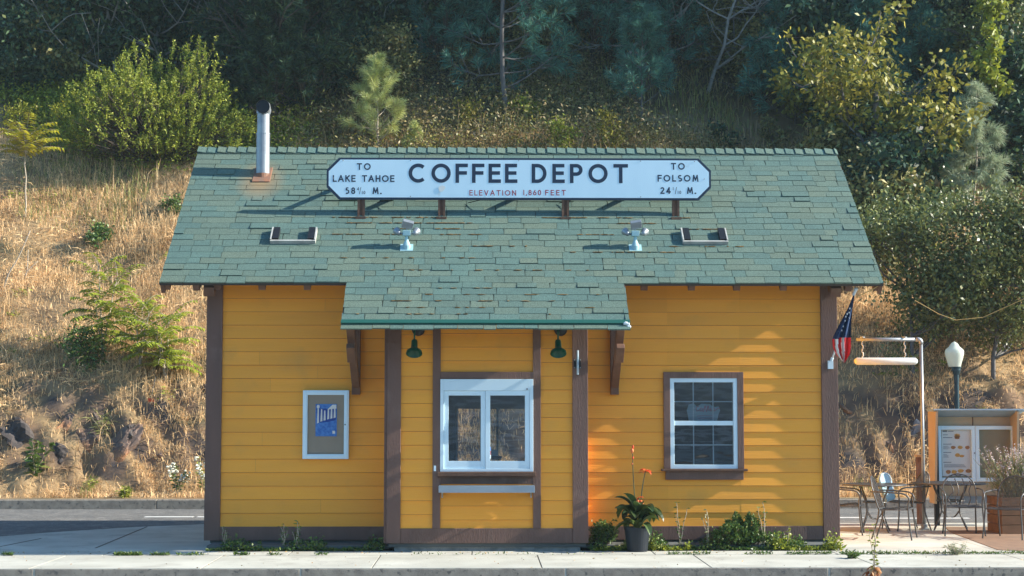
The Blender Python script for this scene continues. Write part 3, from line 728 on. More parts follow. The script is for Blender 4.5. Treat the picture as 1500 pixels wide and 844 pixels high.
# ------------------------------------------------------------------ stroke lettering
def arc(cx, cy, rx, ry, a0, a1, n=20): return [(cx + rx * math.cos(R(a0 + (a1 - a0) * i / n)), cy + ry * math.sin(R(a0 + (a1 - a0) * i / n))) for i in range(n + 1)]
G = {
 'C': (.92, [arc(.5, .5, .5, .5, 48, 312, 24)]), 'O': (1.0, [arc(.5, .5, .5, .5, 0, 360, 32)]),
 'F': (.52, [[(0, 0), (0, 1)], [(0, 1), (.56, 1)], [(0, .52), (.5, .52)]]), 'E': (.52, [[(0, 0), (0, 1)], [(0, 1), (.54, 1)], [(0, .52), (.5, .52)], [(0, 0), (.56, 0)]]),
 'D': (.72, [[(0, 0), (0, 1)], [(0, 1), (.25, 1)] + arc(.25, .5, .47, .5, 90, -90) + [(0, 0)]]), 'P': (.58, [[(0, 0), (0, 1)], [(0, 1), (.3, 1)] + arc(.3, .73, .28, .27, 90, -90) + [(0, .46)]]),
 'T': (.66, [[(0, 1), (.7, 1)], [(.35, 0), (.35, 1)]]), 'L': (.46, [[(0, 1), (0, 0)], [(0, 0), (.48, 0)]]),
 'A': (.82, [[(0, 0), (.41, 1)], [(.41, 1), (.82, 0)], [(.15, .33), (.67, .33)]]), 'K': (.6, [[(0, 0), (0, 1)], [(.58, 1), (0, .42)], [(.2, .6), (.62, 0)]]),
 'H': (.66, [[(0, 0), (0, 1)], [(.66, 0), (.66, 1)], [(0, .5), (.66, .5)]]), 'M': (.86, [[(0, 0), (.12, 1)], [(.12, 1), (.43, .2)], [(.43, .2), (.74, 1)], [(.74, 1), (.86, 0)]]),
 'N': (.7, [[(0, 0), (0, 1)], [(0, 1), (.7, 0)], [(.7, 0), (.7, 1)]]), 'V': (.76, [[(0, 1), (.38, 0)], [(.38, 0), (.76, 1)]]), 'I': (.0, [[(0, 0), (0, 1)]]),
 'S': (.5, [arc(.27, .75, .25, .25, 40, 270, 14) + arc(.27, .25, .27, .25, 90, -140, 14)]), 'W': (1.0, [[(0, 1), (.25, 0)], [(.25, 0), (.5, 1)], [(.5, 1), (.75, 0)], [(.75, 0), (1, 1)]]),
 '5': (.5, [[(.46, 1), (.12, 1), (.07, .58)] + arc(.22, .32, .3, .32, 110, -130, 16)]), '8': (.54, [arc(.27, .75, .22, .25, 0, 360, 20), arc(.27, .26, .27, .26, 0, 360, 20)]),
 '4': (.6, [[(.42, 0), (.42, 1)], [(.42, 1), (0, .25)], [(0, .25), (.6, .25)]]), '2': (.52, [arc(.26, .73, .25, .27, 165, -20, 14) + [(.0, 0)], [(0, 0), (.54, 0)]]),
 '1': (.06, [[(.04, 0), (.04, 1)]]), '0': (.56, [arc(.28, .5, .28, .5, 0, 360, 28)]), '6': (.54, [arc(.27, .3, .27, .3, 0, 360, 22), [(.02, .38), (.34, 1)]]),
 ',': (.1, [[(.06, .04), (0, -.16)]]), '.': (.08, [[(.0, .0), (.09, .0)]]), '/': (.42, [[(0, -.05), (.42, 1.05)]]), ' ': (.42, [])}
def text(b, s, fn, x, z, h, w, gap=.26, dep=.0003, sx=1.0):
    """strokes of width w (metres) and cap height h; starts at x; fn(u, v, d)"""
    hh = h - w; k = 0; pen = x
    for chr_ in s:
        adv, st = G[chr_]
        for line in st:
            pts = [Vector((pen + p[0] * hh * sx + w / 2, z + w / 2 + p[1] * hh)) for p in line]
            closed = (pts[0] - pts[-1]).length < 1e-5 and len(pts) > 3
            if not closed and len(pts) == 2:
                d = (pts[1] - pts[0]).normalized(); pts = [pts[0] - d * w / 2, pts[1] + d * w / 2]
            Lp = []; Rp = []; N = len(pts)
            for i, p in enumerate(pts):
                a = pts[i-1] if i else (pts[-2] if closed else p); c = pts[i+1] if i < N-1 else (pts[1] if closed else p)
                d = (c - a).normalized(); nn = Vector((-d.y, d.x)) * w / 2; Lp.append(p + nn); Rp.append(p - nn)
            dd = dep + (k % 7) * .00005; k += 1
            for i in range(N - 1):
                q = [Lp[i], Lp[i+1], Rp[i+1], Rp[i]]
                b.poly([fn(u.x, u.y, dd) for u in q]); 
                for (u0, u1) in ((Lp[i], Lp[i+1]), (Rp[i+1], Rp[i])):
                    b.poly([fn(u0.x, u0.y, 0), fn(u1.x, u1.y, 0), fn(u1.x, u1.y, dd), fn(u0.x, u0.y, dd)])
        pen += adv * hh * sx + w + gap * h
    return pen - gap * h
def textw(s, h, w, gap, sx=1.0): return sum(G[c][0] * (h - w) * sx + w + gap * h for c in s) - gap * h
def fit(b, s, fn, x0, x1, z, h, w, sx=1.0):
    base = textw(s, h, w, 0, sx); gap = (x1 - x0 - base) / (len(s) - 1) / h
    text(b, s, fn, x0, z, h, w, gap, sx=sx)

YS = 22.72
sgo = (X(760, YS), YS, zr(YS))
sign = thing('roof_sign', 'long white COFFEE DEPOT sign board standing on the green roof', 'sign', sgo)
def octo(x0, x1, z0, z1, c, cz): return [(x0, z0 + cz), (x0 + c, z0), (x1 - c, z0), (x1, z0 + cz), (x1, z1 - cz), (x1 - c, z1), (x0 + c, z1), (x0, z1 - cz)]
sx0_, sx1_, sz0_, sz1_ = X(476, YS), X(1044, YS), Z(293, YS), Z(232, YS)
def mk(b, name, m, parent=sign, **k): return b.build(name, m, parent, org=sgo, **k)
c = 18 / 2400 * YS
b = MB(); b.prism(octo(sx0_, sx1_, sz0_, sz1_, c, c), .07, lambda u, v, w: (u, YS - .03 + w, v)); mk(b, 'border', M['navy'])
b = MB(); e = .028; b.prism(octo(sx0_ + e, sx1_ - e, sz0_ + e, sz1_ - e, c - .006, c - .006), .01, lambda u, v, w: (u, YS - .034 + w, v)); brd = mk(b, 'board', M['sign'])
fs = lambda u, v, d: (u, YS - .035 - d, v)
pxm = YS / 2400
def word(w_, x0, x1, py, h, w, m):
    b = MB(); fit(b, w_, fs, X(x0, YS), X(x1, YS), Z(py, YS), h, w); mk(b, 'lettering', m)
hs, ws = 10.0 * pxm, 1.9 * pxm; h3, w3 = 8.0 * pxm, 1.25 * pxm
word('COFFEE', 597, 757, 268.5, 28.5 * pxm, 5.3 * pxm, M['navy']); word('DEPOT', 779, 920.5, 268.5, 28.5 * pxm, 5.3 * pxm, M['navy'])
for a_ in (('TO', 520.5, 541, 250), ('LAKE TAHOE', 485, 576, 267.5), ('58', 503.5, 518.5, 285.3), ('M.', 544, 557.5, 285.3), ('TO', 985, 1005.5, 248.5), ('FOLSOM', 965, 1025.5, 266), ('24', 969, 984.5, 284), ('M.', 1008.5, 1022, 284)): word(*a_, hs, ws, M['navy'])
h2, w2 = 4.8 * pxm, .75 * pxm
for nx, num, zo in ((521, '4', 0), (987.5, '1', -1.3)):
    b = MB(); text(b, num, fs, X(nx, YS), Z(280 + zo, YS), h2, w2); text(b, '/', fs, X(nx + 3.2, YS), Z(285 + zo, YS), 9.5 * pxm, .8 * pxm, sx=.55); text(b, '10', fs, X(nx + 7.2, YS), Z(285.3 + zo, YS), h2, w2, gap=.30, sx=.85); mk(b, 'lettering', M['navy'])
for a_ in (('ELEVATION', 687, 756, 287), ('1,860', 766.5, 793, 286.5), ('FEET', 799, 829, 286.5)): word(*a_, h3, w3, M['redletter'])
b = MB(); cx, cz = X(646, YS), Z(277, YS); b.prism([(cx + .045 * math.cos(t) * (1 + .15 * math.sin(3*t)) + .01 * math.sin(t), cz + .045 * math.sin(t)) for t in [i * .45 for i in range(14)]], .002, lambda u, v, w: (u, YS - .036 - w, v)); mk(b, 'patch', M['paper'])
for px, py in ((486, 262), (1034, 262), (600, 236), (600, 288.5), (760, 236), (940, 236), (940, 288.5), (500, 236.5), (1020, 236.5)):
    b = MB(); b.blob((X(px, YS), YS - .035, Z(py, YS)), .008, .004, .008, 8, 4, 0); mk(b, 'screw', M['galv'])
for px in (527, 646, 829, 992):
    b = MB(); xx = X(px, YS); zb = zr(YS)
    b.box(xx - .05, xx - .02, YS - .02, YS + .04, zb - .06, sz0_ + .3) ; b.box(xx + .02, xx + .05, YS - .02, YS + .04, zb - .06, sz0_ + .3)
    b.box(xx - .02, xx + .02, YS + .0, YS + .03, zb - .05, sz0_ + .25)
    b.beam((xx, YS + .06, sz1_ - .15), (xx, 23.6, zr(23.6)), .05, .05); b.box(xx - .07, xx + .07, YS - .08, YS + .1, zb - .055, zb - .02)
    mk(b, 'support', M['wood'])
b = MB()
for px in (610, 745, 880): b.tube([(X(px, YS), YS + .05, sz0_ + .1), (X(px - 60, 22.9), 22.95, zr(22.95) + .03)], .006, 6)
mk(b, 'guy_wire', M['black'])

# roof floodlights
def floodlight(px, label, flip=1):
    y = 22.05; x = X(px, y); z = zr(y)
    t = thing('floodlight', label, 'floodlight', (x, y, z), 0, 'floodlights on the roof')
    b = MB(); b.hexa([(-.1, -.07, -.055), (.1, -.07, -.055), (.1, .07, .055), (-.1, .07, .055), (-.1, -.07, -.035), (.1, -.07, -.035), (.1, .07, .075), (-.1, .07, .075)])
    b.lathe([(.06, -.03), (.062, .04), (.045, .09), (.03, .12), (.022, .19)], 14); b.build('base', M['fixture'], t)
    b = MB(); b.box(-.06, .06, -.05, .04, .19, .27); b.build('junction_box', M['fixture'], t, bevel=.005)
    for sg in (-1, 1):
        b = MB(); b.tube([(sg * .055, 0, .225), (sg * .1, -.01, .23)], .013, 8)
        Mx = Matrix.Rotation(R(-55), 3, 'X') @ Matrix.Rotation(R(sg * 25), 3, 'Y')
        b.lathe([(.001, -.05), (.03, -.045), (.04, -.01), (.062, .05), (.062, .06), (.001, .058)], 14, (sg * .135, .0, .24), Mx)
        b.build('lamp_head', M['galv'], t, smooth=True)
    b = MB(); b.tube([(0, 0, .27), (0, 0, .31)], .012, 8)
    Mx = Matrix.Rotation(R(30), 3, 'X') @ Matrix.Rotation(R(12 * flip), 3, 'Y')
    pts = [Mx @ Vector(p) for p in ((-.085, -.05, -.05), (.085, -.05, -.05), (.085, .05, -.05), (-.085, .05, -.05), (-.075, -.04, .06), (.095, -.04, .05), (.095, .05, .05), (-.075, .05, .06))]
    b.hexa([p + Vector((.01, 0, .365)) for p in pts]); b.build('motion_head', M['galv'], t, bevel=.008); t.scale = (.86, .86, .9)
floodlight(594.5, 'floodlight cluster on the roof below the COFFEE lettering')
floodlight(932, 'floodlight cluster on the roof near the FOLSOM lettering', -1)
# small white frames lying on the roof (covers of vents)
for px0, px1, lab, fl in ((393, 460, 'white rimmed roof vent frame below the vent pipe', 0), (1002, 1069, 'white rimmed roof vent frame below the FOLSOM lettering', 0)):
    y0 = YE + (YR - YE) * .262; y1 = y0 + .26; xa, xb = X(px0, y0), X(px1, y0)
    o0 = rp((xa + xb) / 2, y0, 0); t = thing('roof_vent_frame', lab, 'roof vent', o0, 0, 'vent frames on the roof')
    def bx(b, x0, x1, ya, yb, oa, ob):
        b.hexa([rp(x0, ya, oa), rp(x1, ya, oa), rp(x1, yb, oa), rp(x0, yb, oa), rp(x0, ya, ob), rp(x1, ya, ob), rp(x1, yb, ob), rp(x0, yb, ob)])
    b = MB(); bx(b, xa, xb, y0, y0 + .02, .0, .055); bx(b, xa, xa + .018, y0 + .02, y1, .0, .07); bx(b, xb - .018, xb, y0 + .02, y1, .0, .07); b.build('rim', M['rim'], t, org=o0)
    b = MB(); bx(b, xa + .027, xa + .11, y0 + .031, y1 - .002, 0, .07); bx(b, xb - .11, xb - .027, y0 + .031, y1 - .002, 0, .07); b.build('baffle', M['black'], t, org=o0)

# green barn lamps under the bay eave
def barn_lamp(px, lab):
    y = YBAY - .03; x = X(px, y); z = Z(483, y)
    t = thing('barn_lamp', lab, 'wall lamp', (x, y, z), 0, 'green lamps under the porch roof')
    Mr = Matrix.Rotation(R(90), 3, 'X')
    b = MB(); b.lathe([(.001, .0), (.085, .0), (.085, .02), (.06, .05), (.001, .06)], 20, (.03, 0, 0), Mr); b.build('wall_plate', M['black'], t, smooth=True)
    b = MB(); b.tube([(0, -.02, .0), (-.01, -.14, .02), (-.012, -.2, -.02), (-.012, -.2, -.16)], .012, 8); b.build('arm', M['greenlamp'], t, smooth=True)
    b = MB(); Mt = Matrix.Rotation(R(-30), 3, 'X')
    sh = [(.001, .0), (.035, .0), (.04, -.02), (.043, -.11), (.06, -.135), (.10, -.17), (.105, -.20)]
    b.lathe(sh, 24, (-.012, -.19, -.15), Mt); s_ = b.build('lamp_shade', M['greenlamp'], t, smooth=True)
    b = MB(); b.lathe([(r_ * .95, z_ - .004) for r_, z_ in sh], 24, (-.012, -.19, -.15), Mt); b.build('shade_lining', M['greenlamp'], s_, smooth=True)
    
barn_lamp(609, 'green barn lamp under the porch roof beside the shaded corner board')
barn_lamp(818, 'green barn lamp under the porch roof beside the metal cleat')
# cleat on the bay corner post
y = YBAY - .045; x = X(846, y); z = Z(533, y)
t = thing('wall_cleat', 'dark metal bracket screwed to the bay corner board', 'bracket', (x, y, z))
b = MB(); b.box(-.045, .045, -.012, .003, -.06, .06); b.build('plate', M['black'], t, bevel=.004)
b = MB(); b.box(-.012, .012, -.09, -.012, -.02, .02); b.tube([(0, -.06, -.14), (0, -.07, -.05), (0, -.07, .09), (0, -.05, .17)], .016, 8); b.build('hook', M['steel'], t)
b = MB()
for sx_ in (-.036, .036):
    for sz_ in (-.05, .05): b.blob((sx_, -.014, sz_), .008, .006, .008, 8, 5, 0)
b.build('bolt', M['galv'], t)

# notice case on the left wall
y = YW - .02; o0 = (X(478, y), y, Z(672, y))
t = thing('notice_case', 'white framed notice case with a blue poster on the yellow wall', 'notice board', o0)
xa, xb, za, zb = X(444.5, y), X(511.5, y), Z(672, y), Z(572, y)
b = MB(); b.box(xa + .01, xb - .01, y - .05, y + .02, za + .01, zb - .01); b.build('backing', M['cork'], t, org=o0)
b = MB(); frame(b, xa, xb, za, zb, .062, y - .075, y + .01); frame(b, xa + .02, xb - .02, za + .02, zb - .02, .026, y - .082, y - .074); b.build('frame', M['white'], t, org=o0, bevel=.003)
b = MB(); b.poly([(xa + .06, y - .062, za + .06), (xb - .06, y - .062, za + .06), (xb - .06, y - .062, zb - .06), (xa + .06, y - .062, zb - .06)]); b.build('pane', M['caseglass'], t, org=o0)
b = MB(); b.blob((X(506.5, y), y - .085, Z(622, y)), .008, .006, .01, 8, 5, 0); b.build('lock', M['black'], t, org=o0)
pa, pb, pc, pd = X(463, y), X(494, y), Z(639, y), Z(592, y); pw, ph = pb - pa, pd - pc
b = MB(); fp = lambda u, v, w: (pa + u * pw, y - .054 - w, pc + v * ph)
b.cm = 0; b.prism([(0, 0), (1, 0), (1, 1), (0, 1)], .002, fp)
b.cm = 1; b.prism([(.03, .86), (.5, .86), (.62, .82), (.97, .9), (.95, .5), (.55, .44), (.1, .42)], .003, fp)
b.cm = 2
for i, (u, top, bot) in enumerate(((.12, .86, .42), (.28, .84, .47), (.43, .80, .50), (.6, .84, .54), (.75, .88, .56), (.9, .9, .58))):
    b.prism([(u - .025, top), (u + .03, top), (u + .045, bot), (u - .055, bot - .02)], .004, fp)
b.prism([(.55, .83), (.8, .98), (.97, .98), (.98, .86), (.7, .84)], .0045, fp)
b.prism([(.12 + .07 * math.cos(k), .92 + .06 * math.sin(k)) for k in [i * .7 for i in range(9)]], .0045, fp)
b.prism([(.8, .08), (.92, .08), (.92, .17), (.8, .17)], .003, fp)
b.build('poster', [M['poster'], M['posterdark'], M['paper']], t, org=o0)

# neon sign in the right window
yn = YW + .16; o0 = (X(1030, yn), yn, Z(618, yn))
t = thing('coffee_window_sign', 'pale blue Coffee sign hanging inside the white framed window', 'sign', o0)
xa, xb, za, zb = X(1006, yn), X(1055, yn), Z(618, yn), Z(590, yn); w_, h_ = xb - xa, zb - za
b = MB(); b.prism([(u * w_ + xa, v * h_ + za) for u, v in ((.06, 0), (.9, 0), (.94, .35), (1, .6), (.95, .8), (.8, .78), (.7, .92), (.45, .95), (.3, .8), (.2, .98), (.06, .9), (0, .6), (.04, .3))], .01, lambda u, v, w: (u, yn + w, v)); b.build('panel', M['lightblue'], t, org=o0)
b = MB()
sc_ = w_ * .145
def stroke(pts): b.tube([(xa + w_ * .27 + p[0] * sc_, yn - .008, za + h_ * .56 + p[1] * sc_) for p in pts], .0075, 6)
stroke([(.6, .85), (.3, 1.0), (0, .5), (.2, 0), (.7, .15)]); stroke(arc(1.1, .3, .28, .3, 0, 360, 12))
for o_ in (1.55, 2.15): stroke([(o_, -.2), (o_ + .15, .5), (o_ + .35, 1.1), (o_ + .5, 1.0), (o_ + .3, .4), (o_ + .5, .1)])
for o_ in (2.8, 3.5): stroke([(o_, .25), (o_ + .4, .4), (o_ + .25, .65), (o_, .4), (o_ + .15, .02), (o_ + .55, .15)])
stroke([(4.1, .2), (4.4, .5), (4.9, .65)])
b.build('lettering', mat('pink_tube', (.65, .30, .38), rough=.4), t, org=o0)
b = MB(); stroke([(.2, -1.0), (3.6, -.9)]); stroke([(.4, -1.5), (3.4, -1.4)])
b.build('underline', mat('lilac_tube', (.45, .40, .55), rough=.4), t, org=o0)

# ------------------------------------------------------------------ flag
yf = YW - .12
o0 = at(1216, 536, yf)
t = thing('flag', 'furled stars and stripes flag on a short pole by the corner board', 'flag', o0)
b = MB(); p0 = at(1216, 534, YW - .05); p1 = at(1254, 424, yf - .35); b.tube([p0, p1], .011, 8); b.build('pole', M['pvc'], t, org=o0)
b = MB(); q = at(1253.5, 424, yf - .35); b.blob(q, .028, .028, .028, 10, 8, 0); b.tube([at(1253, 426, yf - .35), at(1250, 433, yf - .33)], .02, 8); b.build('finial', M['pvc'], t, org=o0)
b = MB(); b.box(p0.x - .035, p0.x + .035, YW - .09, YW - .04, p0.z - .06, p0.z + .05); b.tube([p0, p0 + (p1 - p0) * .09], .02, 10); b.build('flag_bracket', M['white'], t, org=o0)
b = MB(); NU, NV = 28, 30
Lp = [(1250, 432), (1242, 452), (1230, 474), (1223, 488), (1219, 497), (1220, 508), (1225, 520), (1236, 531)]
Rp = [(1252, 432), (1249, 452), (1247, 474), (1246.5, 488), (1246.5, 497), (1246.5, 508), (1245, 519), (1237, 532)]
def ip(P, t_):
    k = t_ * (len(P) - 1); i = min(int(k), len(P) - 2); f = k - i
    return (P[i][0] + (P[i+1][0] - P[i][0]) * f, P[i][1] + (P[i+1][1] - P[i][1]) * f)
grid = []
for j in range(NV + 1):
    tv = j / NV; l_ = ip(Lp, tv); r_ = ip(Rp, tv); row = []
    for i in range(NU + 1):
        u = i / NU; dep = yf - .30 * (1 - tv) - .05 + .045 * math.sin(u * 15 + tv * 2) * min(1, tv * 2 + .15)
        row.append(at(l_[0] + (r_[0] - l_[0]) * u, l_[1] + (r_[1] - l_[1]) * u, dep))
    grid.append(row)
for j in range(NV):
    for i in range(NU):
        u = i / NU; tv = j / NV
        if tv < .50 + .05 * (1 - u): b.cm = 0
        else:
            k = int((u + .35 * (1 - u) * (tv - .5)) * 6.2); b.cm = 1 if (k % 2 == 0 or tv > .97) else 2
            if u > .74: b.cm = 1
        b.poly([grid[j][i], grid[j][i+1], grid[j+1][i+1], grid[j+1][i]])
b.build('cloth', [M['flagblue'], M['flagred'], M['flagwhite']], t, org=o0, smooth=True)
b = MB()
for (px, py) in ((1245, 452), (1241, 460), (1244, 466), (1238, 470), (1242, 475), (1235, 478), (1233, 484), (1240, 483), (1229, 486), (1244, 458), (1239, 464)):
    yy = yf - .30 * (1 - (py - 432) / 100) - .105
    b.prism([((1 if k % 2 == 0 else .42) * .013 * math.sin(k * math.pi / 5), (1 if k % 2 == 0 else .42) * .018 * math.cos(k * math.pi / 5)) for k in range(10)], .002, (lambda c_: (lambda u, v, w: (c_.x + u, c_.y - w, c_.z + v)))(at(px, py, yy)))
b.build('star', M['flagwhite'], t, org=o0)
b = MB(); b.tube([at(1299, 411, YE), at(1275, 426, 21.5), at(1254, 435, yf - .3)], .006, 6)
tag(b.build('rope', M['rope'], org=tuple(at(1299, 411, YE))), 'thin yellow rope tied from roof corner to the flag pole', 'rope')
b = MB(); b.tube([at(1340, 440, 30), at(1375, 460, 30), at(1400, 469, 30), at(1440, 465, 30), at(1500, 438, 30), at(1560, 405, 30)], .006, 6)
tag(b.build('cable', M['rope'], org=tuple(at(1340, 440, 30))), 'tan cable sagging in front of the big leafy bush', 'cable')

# ------------------------------------------------------------------ pipe sign frame, lamp, post, kiosk
g0 = ground(1354, 776); yp = g0.y; s = yp / 2400
t = thing('pipe_sign_frame', 'galvanised pipe frame holding a white hanging tube beside the building', 'sign frame', (g0.x, yp, 0))
zt = Z(497, yp); xl = X(1256, yp) - g0.x
b = MB(); b.tube([(0, 0, 0), (0, 0, zt - .06)], .028, 12); b.build('upright', M['galv'], t, smooth=True)
b = MB(); b.tube([(-.05, 0, zt), (xl, 0, zt)], .028, 12); b.build('crossbar', M['galv'], t, smooth=True)
b = MB(); b.tube([(0, 0, zt - .07), (0, 0, zt - .035), (-.012, 0, zt - .012), (-.035, 0, zt), (-.08, 0, zt)], .036, 12); b.build('elbow', M['galv'], t, smooth=True)
b = MB(); zq = Z(529, yp); b.tube([(X(1253, yp) - g0.x, 0, zq), (X(1256, yp) - g0.x, 0, zq), (X(1342, yp) - g0.x, 0, zq), (X(1345, yp) - g0.x, 0, zq)], [.03, .056, .056, .03], 16); b.build('hanging_tube', M['pvc'], t, smooth=True)
for px in (1265, 1327):
    b = MB(); xx = X(px, yp) - g0.x
    b.tube([(xx, 0, zt + .04), (xx, 0, zt + .03)], .035, 8)
    zz = zt
    k = 0
    while zz > zq + .05:
        a = k * 1.57; b.tube([(xx + .012 * math.cos(a), .012 * math.sin(a), zz), (xx + .014 * math.cos(a + .5), .012 * math.sin(a), zz - .02), (xx, 0, zz - .035)], .008, 5); zz -= .028; k += 1
    b.build('chain', M['pvc'], t)
b = MB(); b.box(-.06, .06, -.06, .06, 0, .02); b.lathe([(.05, .0), (.05, .06), (.03, .07)], 12, (0, 0, .02)); b.build('foot', M['galv'], t)
# kiosk ---------
g0 = ground(1425, 772); yk = 25.9; s = yk / 2400
t = thing('menu_kiosk', 'tan freestanding menu kiosk with white double case and sloping top', 'notice board', (X(1427, yk), yk, 0))
KX = X(1427, yk)
def kx(px): return X(px, yk) - KX
def kz(py): return Z(py, yk)
b = MB(); b.box(kx(1366), kx(1490), .06, .16, kz(738), kz(602)); b.build('body', M['tan'], t, bevel=.005)
b = MB()
for a, c in ((1363, 1373), (1481, 1492)):
    b = MB(); b.hexa([(kx(a), -.14, kz(738)), (kx(a) + .035, -.14, kz(738)), (kx(a) + .035, .16, kz(738)), (kx(a), .16, kz(738)), (kx(a), -.3, kz(603)), (kx(a) + .035, -.3, kz(603)), (kx(a) + .035, .16, kz(603)), (kx(a), .16, kz(603))]); b.build('side_panel', M['tan'], t)
b = MB(); b.hexa([(kx(1360), -.30, kz(601)), (kx(1495), -.30, kz(601)), (kx(1487), .05, kz(611)), (kx(1369), .05, kz(611)), (kx(1360), -.30, kz(599)), (kx(1495), -.30, kz(599)), (kx(1495), .2, kz(599)), (kx(1360), .2, kz(599))]); b.build('roof', M['kroof'], t)
b = MB(); b.box(kx(1426) - .006, kx(1426) + .006, .05, .0605, kz(624), kz(611)); b.build('seam', M['wood'], t)
for a in (1366, 1485):
    b = MB(); b.box(kx(a), kx(a) + .07, -.05, .02, (0 if a < 1400 else .0), kz(621)); b.build('post', M['black'], t)
b = MB(); b.box(kx(1374), kx(1484), .0, .058, kz(738), kz(728)); b.build('lower_rail', M['steel'], t)
b = MB(); frame(b, kx(1371.5), kx(1426.5), kz(706), kz(624), .06, -.04, .055); frame(b, kx(1427), kx(1485), kz(706), kz(624), .06, -.04, .055); b.build('case_frame', M['white'], t, bevel=.004)
b = MB(); b.box(kx(1377), kx(1421), .02, .058, kz(700), kz(630)); b.box(kx(1432), kx(1480), .02, .058, kz(700), kz(630)); b.build('backing', M['board'], t)
b = MB(); zz0, zz1 = kz(698), kz(629.5); a0, a1 = kx(1379), kx(1422)
b.box(a0, a1, .008, .019, zz0, zz1); mn = b.build('menu', M['paper'], t)
b = MB(); mw, mh = a1 - a0, zz1 - zz0; random.seed(2)
fm = lambda u, v, w: (a0 + u * mw, .0075 - w, zz0 + v * mh)
def line(u0, u1, v, h=.008): b.prism([(u0, v), (u1, v), (u1, v + h), (u0, v + h)], .001, fm)
line(.03, .18, .95, .03); line(.2, .4, .955, .012)
for v in (.88, .82, .68, .5, .29): line(.04, .04 + random.uniform(.15, .35), v, .012)
for v in (.64, .62, .60, .58, .46, .44, .42, .40): line(.04, .04 + random.uniform(.12, .24), v, .006)
for v in (.245, .225, .205, .19): line(.06, random.uniform(.7, .88), v, .006)
b.build('printed_lines', M['ink'], mn)
b = MB()
def food(u, v, ru, rv, m_): b.cm = m_; b.prism([(u + ru * math.cos(k * .6) * random.uniform(.85, 1.1), v + rv * math.sin(k * .6) * random.uniform(.85, 1.1)) for k in range(10)], .002, fm)
food(.52, .88, .1, .028, 1); food(.52, .845, .11, .03, 0); food(.52, .815, .09, .022, 0)
for u in (.38, .62, .86): food(u, .615, .09, .038, 0 if u != .62 else 1)
food(.52, .45, .09, .045, 1); food(.66, .43, .09, .028, 1)
for u in (.2, .4, .62, .88): food(u, .09 + (.02 if u > .5 else 0), .1, .042, 0 if u in (.2, .88) else 1)
b.build('food_picture', [M['food1'], M['food2']], mn)
b = MB(); b.blob((kx(1425), -.045, kz(664)), .01, .006, .012, 8, 5, 0); b.build('lock', M['ink'], t)
for a, c in ((1377, 1422), (1432, 1480)):
    b = MB(); b.poly([(kx(a), -.01, kz(701)), (kx(c), -.01, kz(701)), (kx(c), -.01, kz(629)), (kx(a), -.01, kz(629))]); b.build('pane', M['caseglass'], t)
# lamp post
yl = 31.4; s = yl / 2400
t = thing('street_lamp', 'dark lamp post with white acorn globe behind the kiosk', 'street lamp', (X(1402, yl), yl, .17))
zg = Z(537, yl) - .17
b = MB(); b.lathe([(.09, 0), (.09, .3), (.06, .36), (.048, .6), (.045, zg - .35), (.052, zg - .16), (.075, zg - .10), (.085, zg - .07), (.085, zg - .03), (.1, zg - .02), (.1, zg), (.001, zg)], 16); b.build('pole', M['postgreen'], t, smooth=False)
b = MB(); b.lathe([(a_ * 1.13, z_ * 1.13) for a_, z_ in ((.1, .0), (.115, .06), (.14, .14), (.158, .22), (.158, .27), (.14, .30), (.09, .34), (.075, .37), (.05, .40), (.025, .42), (.001, .43))], 20, (-.03, 0, zg)); b.build('globe', M['lampglass'], t, smooth=True)
# timber post
yy = 26.2; t = thing('timber_post', 'dark timber post with tan cap beside the pipe upright', 'post', (X(1345, yy), yy, 0))
b = MB(); b.box(-.045, .045, -.045, .045, 0, Z(670, yy)); b.build('shaft', M['brown'], t, bevel=.006)
b = MB(); b.box(-.06, .06, -.06, .06, Z(670, yy), Z(666, yy)); b.build('cap', M['tan'], t, bevel=.006)

# ------------------------------------------------------------------ patio furniture (local: faces -Y)
def bez(pts, n=8):
    out = []; P = [Vector(p) for p in pts]
    for i in range(len(P) - 1):
        a = P[max(i-1, 0)]; b_ = P[i]; c_ = P[i+1]; d_ = P[min(i+2, len(P)-1)]
        for k in range(n):
            t_ = k / n; out.append(.5 * ((2*b_) + (-a + c_)*t_ + (2*a - 5*b_ + 4*c_ - d_)*t_*t_ + (-a + 3*b_ - 3*c_ + d_)*t_**3))
    out.append(P[-1]); return out
def meshgrid(b, fn, nu, nv, w=.0028):
    for i in range(nu + 1):
        u = i / nu; pts = [Vector(fn(u, j / 6)) for j in range(7)]
        b.tube(pts, w, 3, cap=False)
    for j in range(nv + 1):
        v = j / nv; b.tube([Vector(fn(i / 6, v)) for i in range(7)], w, 3, cap=False)
def seatfn(u, v):
    x = (u - .5) * .46 * (1 - .12 * v); y = -.22 + v * .42
    return (x, y, .43 + .02 * math.cos(v * 3.1) - .012 * (1 - (2*u - 1)**2) - .03 * max(0, .12 - v) / .12)
def backx(u, v): # v up 0..1
    prof = min(1.0, math.sqrt(max(0, 1 - ((v - .45) / .56) ** 2)) if v > .45 else 1)
    return ((u - .5) * .48 * prof, .20 + v * .13, .43 + v * .44)
